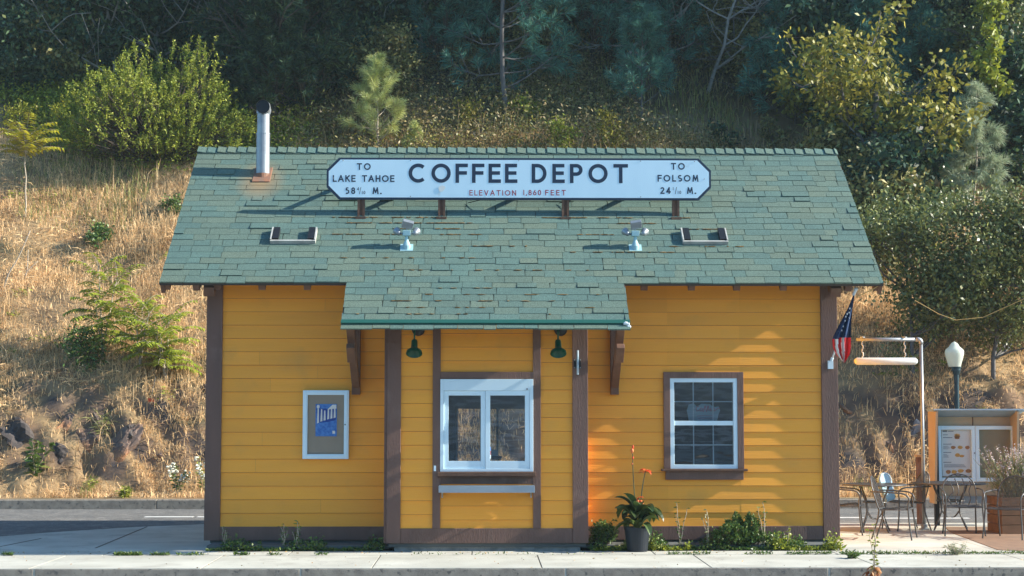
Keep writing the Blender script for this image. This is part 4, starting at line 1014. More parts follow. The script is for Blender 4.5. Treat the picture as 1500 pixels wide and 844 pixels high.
def make_chair(kind, name, label):
    t = thing(name, label, 'chair', (0, 0, 0), 0, 'metal patio chairs')
    b = MB(); meshgrid(b, seatfn, 22, 20); b.tube([seatfn(0, 0), seatfn(1, 0), seatfn(1, 1), seatfn(0, 1), seatfn(0, 0)], .009, 8); b.build('seat', M['iron'], t)
    b = MB()
    rim = [backx(0, 0), backx(0, .2), backx(0, .45), backx(0, .7), backx(0, .85), backx(0, .94), (0, .331, .872), backx(1, .94), backx(1, .85), backx(1, .7), backx(1, .45), backx(1, .2), backx(1, 0)]
    b.tube(bez(rim, 4), .011, 8)
    if kind == 'mesh': meshgrid(b, lambda u, v: backx(u, v * .93 + .02), 22, 20)
    else:
        for k, x0 in enumerate((-.16, -.055, .055, .16)):
            b.tube(bez([(x0 * .8, .20, .44), (x0 * 1.0, .23, .52), (x0 * .7 + .03, .26, .62), (x0 * .9 + .03, .29, .72), (x0 * 1.0, .315, .82 - abs(x0) * .3)], 5), .008, 6)
        b.tube(bez([(-.06, .328, .86), (0, .328, .845), (.06, .328, .86)], 5), .008, 6)
    b.build('backrest', M['iron'], t, smooth=True)
    for sx_ in (-1, 1):
        b = MB(); b.tube(bez([(sx_ * .235, .31, .66), (sx_ * .275, .2, .665), (sx_ * .285, -.02, .655), (sx_ * .28, -.16, .64), (sx_ * .265, -.225, .58), (sx_ * .255, -.215, .46), (sx_ * .27, -.23, .22), (sx_ * .285, -.26, 0)], 6), .0115, 8); b.build('armrest', M['iron'], t, smooth=True)
        b = MB(); b.tube(bez([(sx_ * .22, .19, .43), (sx_ * .225, .22, .25), (sx_ * .24, .30, 0)], 6), .0115, 8); b.build('leg', M['iron'], t, smooth=True)
    b = MB(); b.tube([(-.25, -.215, .42), (.25, -.215, .42)], .009, 8); b.tube([(-.225, .2, .42), (.225, .2, .42)], .009, 8); b.build('seat_rail', M['iron'], t)
    return t
def make_table(rad, name, label):
    t = thing(name, label, 'table', (0, 0, 0), 0, 'round metal patio tables')
    b = MB(); b.lathe([(rad, .69), (rad + .008, .70), (rad, .712), (rad - .02, .712), (rad - .02, .69), (rad, .69)], 40)
    for i in range(-24, 25):
        c_ = i * rad / 25; h_ = math.sqrt(max(rad * rad - c_ * c_, 0)) - .01
        b.box(c_ - .006, c_ + .006, -h_, h_, .700, .706); b.box(-h_, h_, c_ - .006, c_ + .006, .7045, .7105)
    b.build('tabletop', M['iron'], t)
    for k in range(4):
        a = k * math.pi / 2 + .5; c_, s_ = math.cos(a), math.sin(a)
        prof = [(rad * .62, .69), (rad * .55, .60), (rad * .38, .45), (rad * .34, .28), (rad * .50, .10), (rad * .62, .0)]
        b = MB(); b.tube(bez([(r_ * c_, r_ * s_, z_) for r_, z_ in prof], 6), .012, 8)
        b.tube(bez([(rad * .35 * c_, rad * .35 * s_, .30), (rad * .15 * c_, rad * .15 * s_, .20), (0, 0, .19)], 5), .008, 6); b.build('leg', M['iron'], t, smooth=True)
    b = MB(); b.tube([(rad * .37 * math.cos(a), rad * .37 * math.sin(a), .44) for a in [i * math.pi / 12 for i in range(25)]], .009, 6, cap=False); b.build('ring', M['iron'], t)
    return t
def gpos(px, py): q = ground(px, py); return (q.x, q.y, 0)
chA = make_chair('mesh', 'patio_chair', 'mesh backed patio chair facing right in front of the smaller table')
chA.location = gpos(1312, 789); chA.rotation_euler = (0, 0, R(68))
dup(chA, gpos(1238, 782), R(75), label='patio chair mostly hidden behind the building corner board')
dup(chA, gpos(1327, 776), R(-80), label='patio chair holding a pale blue cushion behind the smaller table')
dup(chA, gpos(1478, 789), R(-38), label='mesh backed patio chair beside the planter, facing the street')
chC = make_chair('slat', 'patio_chair', 'patio chair with curved back slats in front of the menu kiosk')
chC.location = gpos(1410, 784); chC.rotation_euler = (0, 0, R(-8))
t1 = make_table(.47, 'patio_table', 'smaller round metal table beside the building corner'); t1.location = gpos(1282, 779)
t2 = make_table(.56, 'patio_table', 'larger round metal table in front of the menu kiosk'); t2.location = gpos(1393, 776)
# pale cushion
q = ground(1316, 776); t = thing('seat_cushion', 'pale blue rounded cushion propped up in a patio chair', 'cushion', (q.x - .1, q.y + .0, .46))
b = MB(); b.prism([(-.09, -.02), (.09, -.02), (.12, .2), (.13, .3)] + [(.13 * math.cos(a), .3 + .12 * math.sin(a)) for a in [i * math.pi / 10 for i in range(1, 10)]] + [(-.13, .3), (-.12, .2)], .05, lambda u, v_, w: (u, w, v_)); o = b.build('cover', M['lightblue'], t, bevel=.015); o.rotation_euler = (R(-8), R(-14), R(30))
b = MB(); b.tube([(.105 * math.cos(a), -.003, .3 + .105 * math.sin(a)) for a in [i * math.pi / 12 for i in range(25)]], .007, 6, cap=False); o = b.build('piping', M['white'], t); o.rotation_euler = (R(-8), R(-14), R(30))

# planter at the right with lavender-like plant
q0 = ground(1468, 783); 
t = thing('planter', 'brown timber planter box at the patio edge', 'planter', (q0.x + .7, q0.y + .35, 0))
b = MB()
for i in range(4): b.box(-.7, .7, -.35, -.31, i * .135 + .004, i * .135 + .13); b.box(-.7, -.66, -.31, .35, i * .135 + .004, i * .135 + .13); b.box(.66, .7, -.31, .35, i * .135 + .004, i * .135 + .13); b.box(-.66, .66, .31, .35, i * .135 + .004, i * .135 + .13)
b.build('side_boards', M['planter'], t, bevel=.004)
b = MB(); b.box(-.66, .66, -.31, .31, .02, .5); b.build('soil', M['soil'], t)
PLANT_AT = (q0.x + .55, q0.y + .35, .5)
# ------------------------------------------------------------------ vegetation
LM = {
 'grassdry': mat('dry_grass', (.92, .66, .37), rndcol=(.68, .46, .24), rough=.9, var=.4, trans=.3, c3=(.54, .33, .15), scale3=.9, m3=.58, w3=.08),
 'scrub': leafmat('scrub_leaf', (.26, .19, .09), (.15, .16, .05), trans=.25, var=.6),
 'twigs': mat('dry_twig', (.30, .19, .11), rndcol=(.18, .11, .07), rough=.9, var=.4),
 'litter': mat('dry_leaf', (.30, .16, .06), rndcol=(.42, .30, .14), rough=.9, var=.3),
 'grassgreen': leafmat('green_grass', (.20, .23, .06), (.42, .36, .13)),
 'brush': leafmat('brush_leaf', (.25, .21, .07), (.12, .14, .05), trans=.2, var=.7),
 'bush': leafmat('bush_leaf', (.17, .22, .025), (.38, .39, .055), rough=.55, spec=.3),
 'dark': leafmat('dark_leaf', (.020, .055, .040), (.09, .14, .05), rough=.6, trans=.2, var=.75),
 'teal': leafmat('pine_needle_blue', (.05, .17, .15), (.12, .28, .18), rough=.6, trans=.2, var=.7),
 'needle': leafmat('pine_needle', (.42, .47, .14), (.66, .66, .30), rough=.5, trans=.25),
 'needlegrey': leafmat('pine_needle_grey', (.26, .33, .20), (.46, .48, .32), rough=.5, trans=.25),
 'oak': leafmat('oak_leaf', (.19, .19, .03), (.34, .29, .05), rough=.5, spec=.3),
 'ail': leafmat('pinnate_leaf', (.24, .31, .03), (.44, .47, .06), rough=.5, trans=.35),
 'sumac': leafmat('yellow_leaf', (.46, .40, .03), (.32, .36, .04), rough=.5, trans=.35),
 'glossy': leafmat('glossy_leaf', (.09, .12, .035), (.24, .25, .07), rough=.42, spec=.55, trans=.2),
 'vine': leafmat('vine_leaf', (.30, .32, .03), (.18, .22, .04), rough=.4, trans=.3),
 'weed': leafmat('weed_leaf', (.06, .13, .03), (.16, .20, .04), rough=.45, trans=.25),
 'canna': leafmat('canna_leaf', (.03, .06, .02), (.09, .13, .03), rough=.35, spec=.7, trans=.2),
 'lav': leafmat('lavender_leaf', (.20, .24, .10), (.34, .33, .22), rough=.7, trans=.2),
 'lavf': leafmat('lavender_flower', (.50, .42, .48), (.62, .55, .55), rough=.7, trans=.2),
 'flower': mat('orange_petal', (.80, .10, .03), rndcol=(.85, .30, .10), rough=.5, trans=.3),
 'whitefl': mat('white_petal', (.80, .78, .66), rough=.6, trans=.2),
}
def unit(n, rg):
    v = rg.normal(size=(n, 3)); return v / np.linalg.norm(v, axis=1)[:, None]
def leaves(P, D, L, Wd, rg, droop=0.0):
    """diamond leaves: base P, direction D (unit), length L, width Wd -> verts (n*4,3)"""
    n = len(P); U = np.cross(D, unit(n, rg)); U /= np.linalg.norm(U, axis=1)[:, None] + 1e-9
    L = np.broadcast_to(np.asarray(L, float).reshape(-1, 1), (n, 1)); Wd = np.broadcast_to(np.asarray(Wd, float).reshape(-1, 1), (n, 1))
    mid = P + D * L * .45; tip = P + D * L; tip = tip - np.array([0, 0, 1.]) * L * droop
    V = np.stack([P, mid + U * Wd / 2, tip, mid - U * Wd / 2], 1)
    return V.reshape(-1, 3)
def clump_crown(rg, tips, per, spread, L, Wd, up=.2, flat=0.0, droop=.15):
    """leaves scattered about tip points"""
    tips = np.asarray(tips); n = len(tips) * per
    P = np.repeat(tips, per, 0) + rg.normal(size=(n, 3)) * spread * np.array([1, 1, .75])
    D = unit(n, rg); D[:, 2] = D[:, 2] * (1 - flat) + up; D /= np.linalg.norm(D, axis=1)[:, None]
    return leaves(P, D, L * rg.uniform(.6, 1.3, n), Wd * rg.uniform(.6, 1.3, n), rg, droop), n
def skeleton(rg, h, r0, nmain, spread, lev=3, lean=(0, 0), first=.3, upb=.35, wig=.12, segs=7):
    """returns list of (pts, r0, r1) and tip points"""
    out = []; tips = []
    def grow(p, d, L, r, lv):
        n = segs if lv == 0 else 5; pts = [p.copy()]; q = p.copy(); dd = d.copy()
        for i in range(n):
            dd = dd + rg.normal(size=3) * wig; dd[2] += .04 if lv else .02; dd /= np.linalg.norm(dd); q = q + dd * L / n; pts.append(q.copy())
        out.append((pts, r, r * .35))
        if lv >= lev: tips.extend(pts[2:]); return
        kk = nmain if lv == 0 else rg.randint(3, 6)
        for j in range(kk):
            f = first + (1 - first) * (j + rg.uniform(0, 1)) / kk if lv == 0 else rg.uniform(.3, 1)
            i = min(int(f * n), n); b = pts[i]; a = rg.uniform(0, 6.28)
            nd = np.array([math.cos(a), math.sin(a), upb + rg.normal() * .2]); nd = nd * spread + dd * (1 - spread); nd /= np.linalg.norm(nd)
            grow(b, nd, L * rg.uniform(.4, .62) * (1.15 - .45 * f if lv == 0 else 1), r * .5, lv + 1)
        if lv: tips.append(pts[-1])
    d0 = np.array([lean[0], lean[1], 1.0]); d0 /= np.linalg.norm(d0)
    grow(np.zeros(3), d0, h, r0, 0)
    return out, np.array(tips)
def plant(name, label, cat, loc, group, skel, V, nf, lm, bark, rg, rz=0, scale=1, crown='crown', nsides=6, rmin=.0):
    t = thing(name, label, cat, loc, rz, group)
    b = MB()
    for (pts, ra, rb) in skel:
        if ra > rmin: b.tube([tuple(p) for p in pts], ra, nsides, r2=rb, cap=False)
    b.build('trunk', bark, t, smooth=True)
    bigmesh(crown, V, nf, 4, rg.uniform(0, 1, nf), lm, t)
    t.scale = (scale,) * 3
    return t
def broad(seed, name, label, cat, loc, h, lm, group=None, r=.08, nmain=9, spread=.75, per=26, sp=.16, L=.12, Wd=.06, lean=(0, 0), first=.25, bark='bark', lev=2, up=.2, wig=.12, upb=.35, droop=.15, squash=None, rmin=.002):
    rg = np.random.RandomState(seed); sk, tips = skeleton(rg, h * .85, r, nmain, spread, lev, lean, first, upb, wig)
    V, nf = clump_crown(rg, tips, per, sp, L, Wd, up, droop=droop)
    return plant(name, label, cat, loc, group, sk, V, nf, LM[lm], M[bark], rg, rmin=rmin)
def needles(rg, tips, dirs, per, L, Wd, cone=.9, back=.25):
    n = len(tips) * per; T = np.repeat(np.asarray(tips), per, 0); Dd = np.repeat(np.asarray(dirs), per, 0)
    P = T - Dd * rg.uniform(0, back, (n, 1)); D = Dd + unit(n, rg) * cone; D /= np.linalg.norm(D, axis=1)[:, None]
    return leaves(P, D, L * rg.uniform(.7, 1.15, n), Wd, rg, .12), n
def pine(seed, label, loc, h, lm, group=None, r=.05, whorls=9, reach=.32, L=.16, Wd=.008, per=60, first=.2, lean=(0, 0), bark='bark', droopb=.0, twigs=4, name='pine_tree', nb=5, upb=.45):
    rg = np.random.RandomState(seed); sk = []; tips = []; dirs = []
    pts = [np.array([lean[0] * h * (i/10) + rg.normal() * .012 * h * (i > 0) * .4, lean[1] * h * (i/10), h * i / 10]) for i in range(11)]
    sk.append((pts, r, r * .2))
    for w in range(whorls):
        f = first + (1 - first) * w / (whorls - 1) * .97; i = f * 10; k = min(int(i), 9); base = pts[k] + (pts[k+1] - pts[k]) * (i - k)
        bl = h * reach * (1 - f) ** .7 + h * .04
        for j in range(nb if w < whorls - 1 else 3):
            a = rg.uniform(0, 6.28); d = np.array([math.cos(a), math.sin(a), upb - droopb + rg.normal() * .15]); d /= np.linalg.norm(d)
            bb = [base]; q = base.copy(); dd = d.copy()
            for s_ in range(5): dd = dd + np.array([0, 0, .10 - droopb * .3]) + rg.normal(size=3) * .08; dd /= np.linalg.norm(dd); q = q + dd * bl / 5; bb.append(q.copy())
            sk.append((bb, r * .32, r * .1)); tips.append(bb[-1]); dirs.append(dd)
            for s_ in range(twigs):
                kk = rg.randint(2, 6); td = dd + unit(1, rg)[0] * .8; td /= np.linalg.norm(td); tl = bl * rg.uniform(.15, .35); tp = bb[kk] + td * tl
                sk.append(([bb[kk], tp], r * .14, r * .08)); tips.append(tp); dirs.append(td)
    tips.append(pts[-1]); dirs.append(np.array([0, 0, 1.]))
    V, nf = needles(rg, tips, dirs, per, L, Wd)
    return plant(name, label, 'tree', loc, group, sk, V, nf, LM[lm], M[bark], rg, nsides=6)
def pinnate(rg, base, d, L, n=10, ll=.09, lw=.03, arch=.9):
    """one compound leaf: rachis and leaflet quads"""
    pts = [base]; q = base.copy(); dd = d.copy()
    for i in range(8): dd = dd + np.array([0, 0, -.045 * arch * (i + 1)]); dd /= np.linalg.norm(dd); q = q + dd * L / 8; pts.append(q.copy())
    P = []; D = []; S = []
    for i in range(n):
        f = .12 + .88 * i / (n - 1); k = min(int(f * 8), 7); c = pts[k] + (pts[k+1] - pts[k]) * (f * 8 - k); tdir = pts[k+1] - pts[k]; tdir = tdir / np.linalg.norm(tdir)
        sd = np.cross(tdir, [0, 0, 1.]); sd /= np.linalg.norm(sd) + 1e-9
        for s_ in (-1, 1):
            v = sd * s_ + tdir * .35 + np.array([0, 0, -.25]) + rg.normal(size=3) * .08; P.append(c); D.append(v / np.linalg.norm(v)); S.append(1.15 - .6 * abs(f - .4))
    n_ = len(P); P = np.array(P); D = np.array(D); S = np.array(S)
    T = np.cross(D, [0, 0, 1.]); T /= np.linalg.norm(T, axis=1)[:, None]
    mid = P + D * (S * ll * .45)[:, None]; V = np.stack([P, mid + T * (lw * S / 2)[:, None], P + D * (S * ll)[:, None] - np.array([0, 0, .2]) * ll, mid - T * (lw * S / 2)[:, None]], 1).reshape(-1, 3)
    return pts, V, n_
def ailanthus(seed, label, loc, h, stems=1, lm='ail', L=.55, nl=12, group=None, spread=.25, stemlow=.3, ll=.12, lw=.035, name='tree_of_heaven', cat='sapling', arch=.9, bark='paleb', npin=11):
    rg = np.random.RandomState(seed); sk = []; VV = []; nt_ = 0
    for s_ in range(stems):
        a = rg.uniform(0, 6.28); ln = spread if stems > 1 else spread * .3; hh = h * (1 if s_ == 0 else rg.uniform(.55, .95))
        pts = [np.array([math.cos(a) * ln * hh * (i/6) ** 1.3 + rg.normal() * .01, math.sin(a) * ln * hh * (i/6), hh * .88 * i / 6]) for i in range(7)]
        sk.append((pts, .016 * h ** .5, .007))
        for j in range(nl):
            f = stemlow + (1 - stemlow) * j / (nl - 1); k = min(int(f * 6), 5); c = pts[k] + (pts[k+1] - pts[k]) * (f * 6 - k)
            b_ = j * 2.4 + rg.uniform(-.4, .4); up_ = .25 + 1.1 * f ** 3; d = np.array([math.cos(b_), math.sin(b_), up_]); d /= np.linalg.norm(d)
            rp_, V, n_ = pinnate(rg, c, d, L * rg.uniform(.75, 1.1), npin, ll, lw, arch); sk.append((rp_, .005, .002)); VV.append(V); nt_ += n_
    return plant(name, label, cat, loc, group, sk, np.concatenate(VV), nt_, LM[lm], M[bark], rg, crown='leaves', nsides=5)
def stemweed(seed, label, loc, h, lm='weed', n=1, L=.07, Wd=.03, cat='weed', name='weed', per=3, knots=9, spread=.12, flowers=None, group=None, fr=.02, bark='paleb'):
    rg = np.random.RandomState(seed); sk = []; P = []; D = []; tops = []
    for s_ in range(n):
        a = rg.uniform(0, 6.28); pts = [np.array([math.cos(a) * spread * h * (i/6) ** 1.4 + rg.normal() * .006, math.sin(a) * spread * h * (i/6), h * rg.uniform(.97, 1.0) * i / 6 * (1 if s_ == 0 else .6 + .4 * ((s_ * 37) % 10) / 10)]) for i in range(7)]
        sk.append((pts, .006, .003)); tops += pts[5:]
        for k in range(knots):
            f = (k + 1) / knots * 6; i = min(int(f), 5); c = pts[i] + (pts[i+1] - pts[i]) * (f - i)
            for j in range(per): v = unit(1, rg)[0]; v[2] = abs(v[2]) * .5; P.append(c); D.append(v / np.linalg.norm(v))
    P = np.array(P); D = np.array(D); V = leaves(P, D, L * rg.uniform(.6, 1.3, len(P)), Wd, rg, .2)
    t = plant(name, label, cat, loc, group, sk, V, len(P), LM[lm], M[bark], rg, crown='leaves', nsides=5)
    if flowers:
        b = MB(); random.seed(seed)
        for c in tops:
            for k in range(3): b.blob((c[0] + random.uniform(-.05, .05), c[1] + random.uniform(-.05, .05), c[2] + random.uniform(-.08, .05)), fr, fr, fr * .8, 7, 4, .3)
        b.build('flower', LM[flowers], t)
    return t

# --- the dry grass on the slope
def grass(name, n, xr, yr, h, w, lm, seed, mask=None, k=None, lean=.5, label=None):
    rg = np.random.RandomState(seed); x = rg.uniform(*xr, n); y = rg.uniform(*yr, n)
    keep = np.abs(x - .0175 * y) < y * .345 + .6
    if mask is not None: keep &= mask(x, y, rg)
    x, y = x[keep], y[keep]; n = len(x); z = H(x, y) - .03
    hh = h * rg.uniform(.4, 1.25, n) * (1 + .7 * fnoise(x, y, 2.4, 2)); a = rg.uniform(0, 6.28, n); ln = np.abs(rg.normal(0, lean, n))
    dx, dy_ = np.cos(a) * ln, np.sin(a) * ln - .12; wa = rg.uniform(-.9, .9, n); ux, uy = np.cos(wa) * w / 2, np.sin(wa) * w / 2
    P0 = np.stack([x, y, z], 1); U = np.stack([ux, uy, 0 * ux], 1)
    P1 = P0 + np.stack([dx * hh * .3, dy_ * hh * .3, hh * .6], 1); P2 = P0 + np.stack([dx * hh, dy_ * hh, hh * np.clip(1 - ln * .45, .25, 1)], 1)
    Q1 = np.stack([P0 - U, P0 + U, P1 + U * .9, P1 - U * .9], 1); Q2 = np.stack([P1 - U * .9, P1 + U * .9, P2 + U * .15, P2 - U * .15], 1)
    V = np.stack([Q1, Q2], 1).reshape(-1, 3); r = np.repeat(rg.uniform(0, 1, n), 2)
    o = bigmesh(name, V, 2 * n, 4, r, LM[lm]); tag(o, label, 'grass', kind='stuff'); return o
def rockmask(x, y, rg):  # thin the grass on the steep faces
    g = (H(x, y + .15) - H(x, y - .15)) / .3
    oc = (x > X(5, 32)) & (x < X(205, 32.5)) & (y > 31.6) & (y < 33.2) & (fnoise(x, y, 2.7, 3) > -.25)
    return rg.uniform(0, 1, len(x)) * (1 + 2.2 * oc) < np.clip(1.8 - g * .6, .35, 1) * np.clip(.75 + 1.1 * fnoise(x, y, 2.1, 8), .3, 1)
grass('dry_grass', 330000, (-14, 15), (31.0, 41.5), .20, .013, 'grassdry', 1, rockmask, lean=1.1, label='straw coloured dry grass covering the open slope')
grass('tall_dry_grass', 5000, (-14, 15), (31.2, 42), .55, .012, 'grassdry', 2, rockmask, lean=.35, label='taller dry grass stalks scattered over the slope')
def gm(x, y, rg): return (fnoise(x, y, .55, 9) > .12) & (y > 38.2 - .8 * fnoise(x, y, .5)) | ((y < 31.7) & (fnoise(x, y, 1.3, 9) > .3))
grass('green_grass', 40000, (-14, 15), (31.0, 46), .34, .016, 'grassgreen', 3, gm, label='green grass and weeds at the top of the dry slope')
grass('undergrowth', 60000, (-17, 18), (40.6, 56), .30, .03, 'scrub', 4, lambda x, y, rg: fnoise(x, y, 1.9, 3) + .25 * rg.normal(size=len(x)) > -.05, lean=1.2, label='dim brown green undergrowth on the forest floor')

# low brush at the edge of the forest (masses nobody could count)
def brush(name, n, yr, xr, s, lm, seed, thr, label, hgt=.5):
    rg = np.random.RandomState(seed); x = rg.uniform(*xr, n); y = rg.uniform(*yr, n); k = fnoise(x, y, .9, 5) > thr; x, y = x[k], y[k]
    m = 26; P = np.stack([x, y, H(x, y) + hgt * .4], 1); P = np.repeat(P, m, 0) + rg.normal(size=(len(x) * m, 3)) * np.array([.22, .22, hgt * .45]); nf = len(P)
    D = unit(nf, rg); D[:, 2] = np.abs(D[:, 2]); V = leaves(P, D, s * rg.uniform(.6, 1.4, nf), s * .4, rg, .1)
    tag(bigmesh(name, V, nf, 4, rg.uniform(0, 1, nf), LM[lm]), label, 'brush', kind='stuff')
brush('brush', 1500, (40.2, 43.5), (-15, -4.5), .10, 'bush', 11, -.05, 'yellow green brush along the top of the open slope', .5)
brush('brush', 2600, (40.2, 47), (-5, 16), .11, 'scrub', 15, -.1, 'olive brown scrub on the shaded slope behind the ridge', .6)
brush('brush', 420, (40.2, 45), (-5, 12), .10, 'oak', 16, .12, 'yellow green sprigs coloured as sun dabs among the shaded scrub', .5)  # lighter leaf colour stands in for sun dabs on the scrub
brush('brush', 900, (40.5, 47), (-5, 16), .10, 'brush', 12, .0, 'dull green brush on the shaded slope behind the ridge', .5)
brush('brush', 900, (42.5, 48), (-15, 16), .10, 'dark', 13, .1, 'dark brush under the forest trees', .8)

# --- big bright bush, upper left
def spiky(seed, name, label, loc, w, h, n, lm, L, Wd, group=None, per=16, shoot=.45):
    rg = np.random.RandomState(seed); sk = []; P = []; D = []
    for i in range(n):
        a = rg.uniform(0, 6.28); el = math.acos(rg.uniform(0, 1) ** .8); rr = rg.uniform(.35, 1.0) ** .5
        lump = 1 + .22 * math.sin(a * 3 + seed) + .15 * math.sin(el * 5 + a * 2)
        c = np.array([math.cos(a) * math.sin(el) * w / 2, math.sin(a) * math.sin(el) * w / 2, math.cos(el) * h * .8 + .1]) * rr * lump
        d = c / (np.linalg.norm(c) + 1e-6) * .6 + np.array([0, 0, .8]) + rg.normal(size=3) * .25; d /= np.linalg.norm(d); sl_ = shoot * rg.uniform(.5, 1.3)
        if i % 3 == 0: sk.append(([np.array([0, 0, 0.]), c * .5 + rg.normal(size=3) * .05, c, c + d * sl_], .012, .003))
        for k in range(per): f = rg.uniform(0, 1) ** .8; v = d * .5 + unit(1, rg)[0] * .9; P.append(c + d * sl_ * f); D.append(v / np.linalg.norm(v))
    P = np.array(P); D = np.array(D); V = leaves(P, D, L * rg.uniform(.6, 1.3, len(P)), Wd, rg, .1)
    return plant(name, label, 'bush', loc, group, sk, V, len(P), LM[lm], M['bark'], rg, crown='leaves', nsides=4)
q = hill(232, 232)
spiky(21, 'bush', 'large bright green bush above the grassy slope', tuple(q - Vector((0, 0, .15))), 4.2, 2.9, 3000, 'bush', .075, .036, per=20, shoot=.32)
# small pines
p = hill(553, 228); pine(31, 'bright young pine rising behind the roof ridge', tuple(p), 2.45, 'needle', whorls=7, reach=.36, L=.22, Wd=.009, per=75, first=.12, bark='paleb', r=.035)
p = hill(607, 222); pine(32, 'tiny pine seedling beside the young pine', tuple(p), .7, 'needle', whorls=4, reach=.4, L=.15, per=50, first=.1, bark='paleb', r=.015, name='pine_seedling')
p = hill(742, 172); pine(33, 'tall pine with slim grey trunk above the sign', tuple(p), 11, 'teal', whorls=26, reach=.13, L=.30, Wd=.016, per=60, first=.07, lean=(-.02, 0), bark='bluebark', r=.075, nb=3, upb=.05, twigs=7)
p = hill(941, 178); pine(34, 'slender blue green pine behind the DEPOT lettering', tuple(p), 3.0, 'teal', whorls=9, reach=.36, L=.24, Wd=.011, per=60, first=.15, bark='bluebark', r=.035)
p = onhill(1432, 36.6); pine(35, 'drooping grey green pine above the glossy bush', tuple(p), 4.15, 'needlegrey', whorls=10, reach=.17, L=.24, Wd=.009, per=75, first=.3, bark='paleb', r=.035, droopb=.35, lean=(.03, 0))
# oak at the right
p = hill(1305, 375); broad(41, 'oak_tree', 'yellowing oak with clumped leaves behind the roof end', 'tree', tuple(p), 5.6, 'oak', nmain=20, r=.05, spread=.72, per=17, sp=.17, L=.17, Wd=.10, first=.06, lev=2, bark='bluebark', wig=.12)
p = hill(1205, 205); broad(42, 'oak_tree', 'smaller dim oak left of the yellowing oak', 'tree', tuple(p), 2.8, 'oak', nmain=9, r=.05, per=24, sp=.18, L=.15, Wd=.09, first=.15)
# shrubs behind the ridge
for px, py, h, sd, lab, lm in ((902, 226, 1.05, 51, 'sunlit yellow green shrub behind the ridge above DEPOT', 'oak'), (822, 226, .9, 52, 'small leafy shrub behind the ridge between the two words', 'bush'), (1062, 226, .9, 53, 'low dark green shrub behind the ridge above the sign end', 'dark'), (780, 180, .8, 54, 'low shrub at the foot of the tall pine', 'bush'), (690, 188, .7, 55, 'low weedy shrub above the COFFEE lettering', 'oak'), (1135, 222, 1.0, 56, 'dim shrub behind the ridge near the roof end', 'brush')):
    p = hill(px, py); broad(sd, 'shrub', lab, 'shrub', tuple(p), h, lm, nmain=8, r=.02, per=16, sp=.09, L=.11, Wd=.055, first=.05, lev=1, spread=.7)
# glossy bushes at right, close to the lane
p = hill(1338, 560); broad(61, 'bush', 'big glossy leaved bush right of the roof corner', 'bush', tuple(p), 3.9, 'glossy', nmain=19, r=.05, spread=.8, per=52, sp=.20, L=.095, Wd=.055, first=.12, lev=2, bark='bluebark')
p = hill(1455, 560); broad(62, 'bush', 'big glossy leaved bush above the lamp globe', 'bush', tuple(p), 3.9, 'glossy', nmain=19, r=.05, spread=.82, per=52, sp=.21, L=.095, Wd=.055, first=.15, lev=2, bark='bluebark')
p = hill(1345, 375); broad(63, 'bush', 'soft green bush behind the glossy bushes', 'bush', tuple(p), 1.6, 'bush', nmain=12, r=.03, per=30, sp=.14, L=.08, Wd=.035, first=.05, lev=2)
p = hill(1560, 520); broad(64, 'bush', 'dark glossy bush at the edge of the photo', 'bush', tuple(p), 4.2, 'glossy', nmain=15, r=.06, spread=.82, per=30, sp=.22, L=.10, Wd=.055, first=.15, lev=2)
# vine and tree top right
p = hill(1470, 215); broad(71, 'vine_covered_tree', 'tree draped with small pale leaves in the upper corner', 'tree', tuple(p), 5.0, 'glossy', nmain=14, r=.08, per=30, sp=.25, L=.12, Wd=.07, first=.35, lev=2, bark='bluebark')
rg = np.random.RandomState(72); tips = []
for (px, py) in ((1452, 0), (1455, 20), (1450, 40), (1455, 55), (1458, 70), (1450, 85), (1445, 98), (1448, 112), (1462, 118), (1470, 128), (1435, 80), (1438, 90), (1465, 8), (1440, 8)): tips.append(np.array(at(px, py, 38.5)) - np.array(at(1450, 60, 38.5)))
V, nf = clump_crown(rg, tips, 60, .11, .15, .11, -.3)
plant('vine', 'bright yellow green vine hanging in the upper corner', 'vine', tuple(at(1450, 60, 38.5)), None, [([tips[0], tips[3], tips[5], tips[7], tips[9]], .012, .006)], V, nf, LM['vine'], M['paleb'], rg, crown='leaves')
# saplings on the left slope
p = hill(150, 528); ailanthus(81, 'tall feathery sapling on the left slope', tuple(p), 2.25, 3, L=.70, nl=15, spread=.14, ll=.18, lw=.055, arch=.6)
p = hill(205, 548); ailanthus(82, 'middle feathery sapling of the three on the slope', tuple(p), 1.6, 3, L=.7, nl=13, spread=.22, ll=.16, lw=.05, arch=.6)
p = hill(243, 560); ailanthus(83, 'feathery sapling nearest the building corner', tuple(p), 1.5, 3, L=.75, nl=14, spread=.25, ll=.17, lw=.055, arch=.6)
p = hill(128, 540); broad(84, 'shrub', 'dark green shrub at the foot of the feathery saplings', 'shrub', tuple(p), .9, 'weed', nmain=12, r=.02, per=26, sp=.13, L=.08, Wd=.04, first=.05, lev=1, spread=.85)
p = hill(38, 318); ailanthus(85, 'yellow leaved sapling with a bare curved stem', tuple(p), 2.1, 1, lm='sumac', L=.85, nl=24, spread=.1, stemlow=.76, ll=.2, lw=.07, arch=.55, name='sumac', npin=10)
p = hill(145, 368); broad(86, 'shrub', 'small green oak shrub alone on the dry slope', 'shrub', tuple(p), .75, 'weed', nmain=8, r=.015, per=22, sp=.08, L=.085, Wd=.05, first=.1, lev=1, spread=.7)
p = hill(250, 318); broad(87, 'shrub', 'small shrub against the left roof edge', 'shrub', tuple(p), .5, 'weed', nmain=6, r=.012, per=20, sp=.07, L=.08, Wd=.045, first=.1, lev=1)
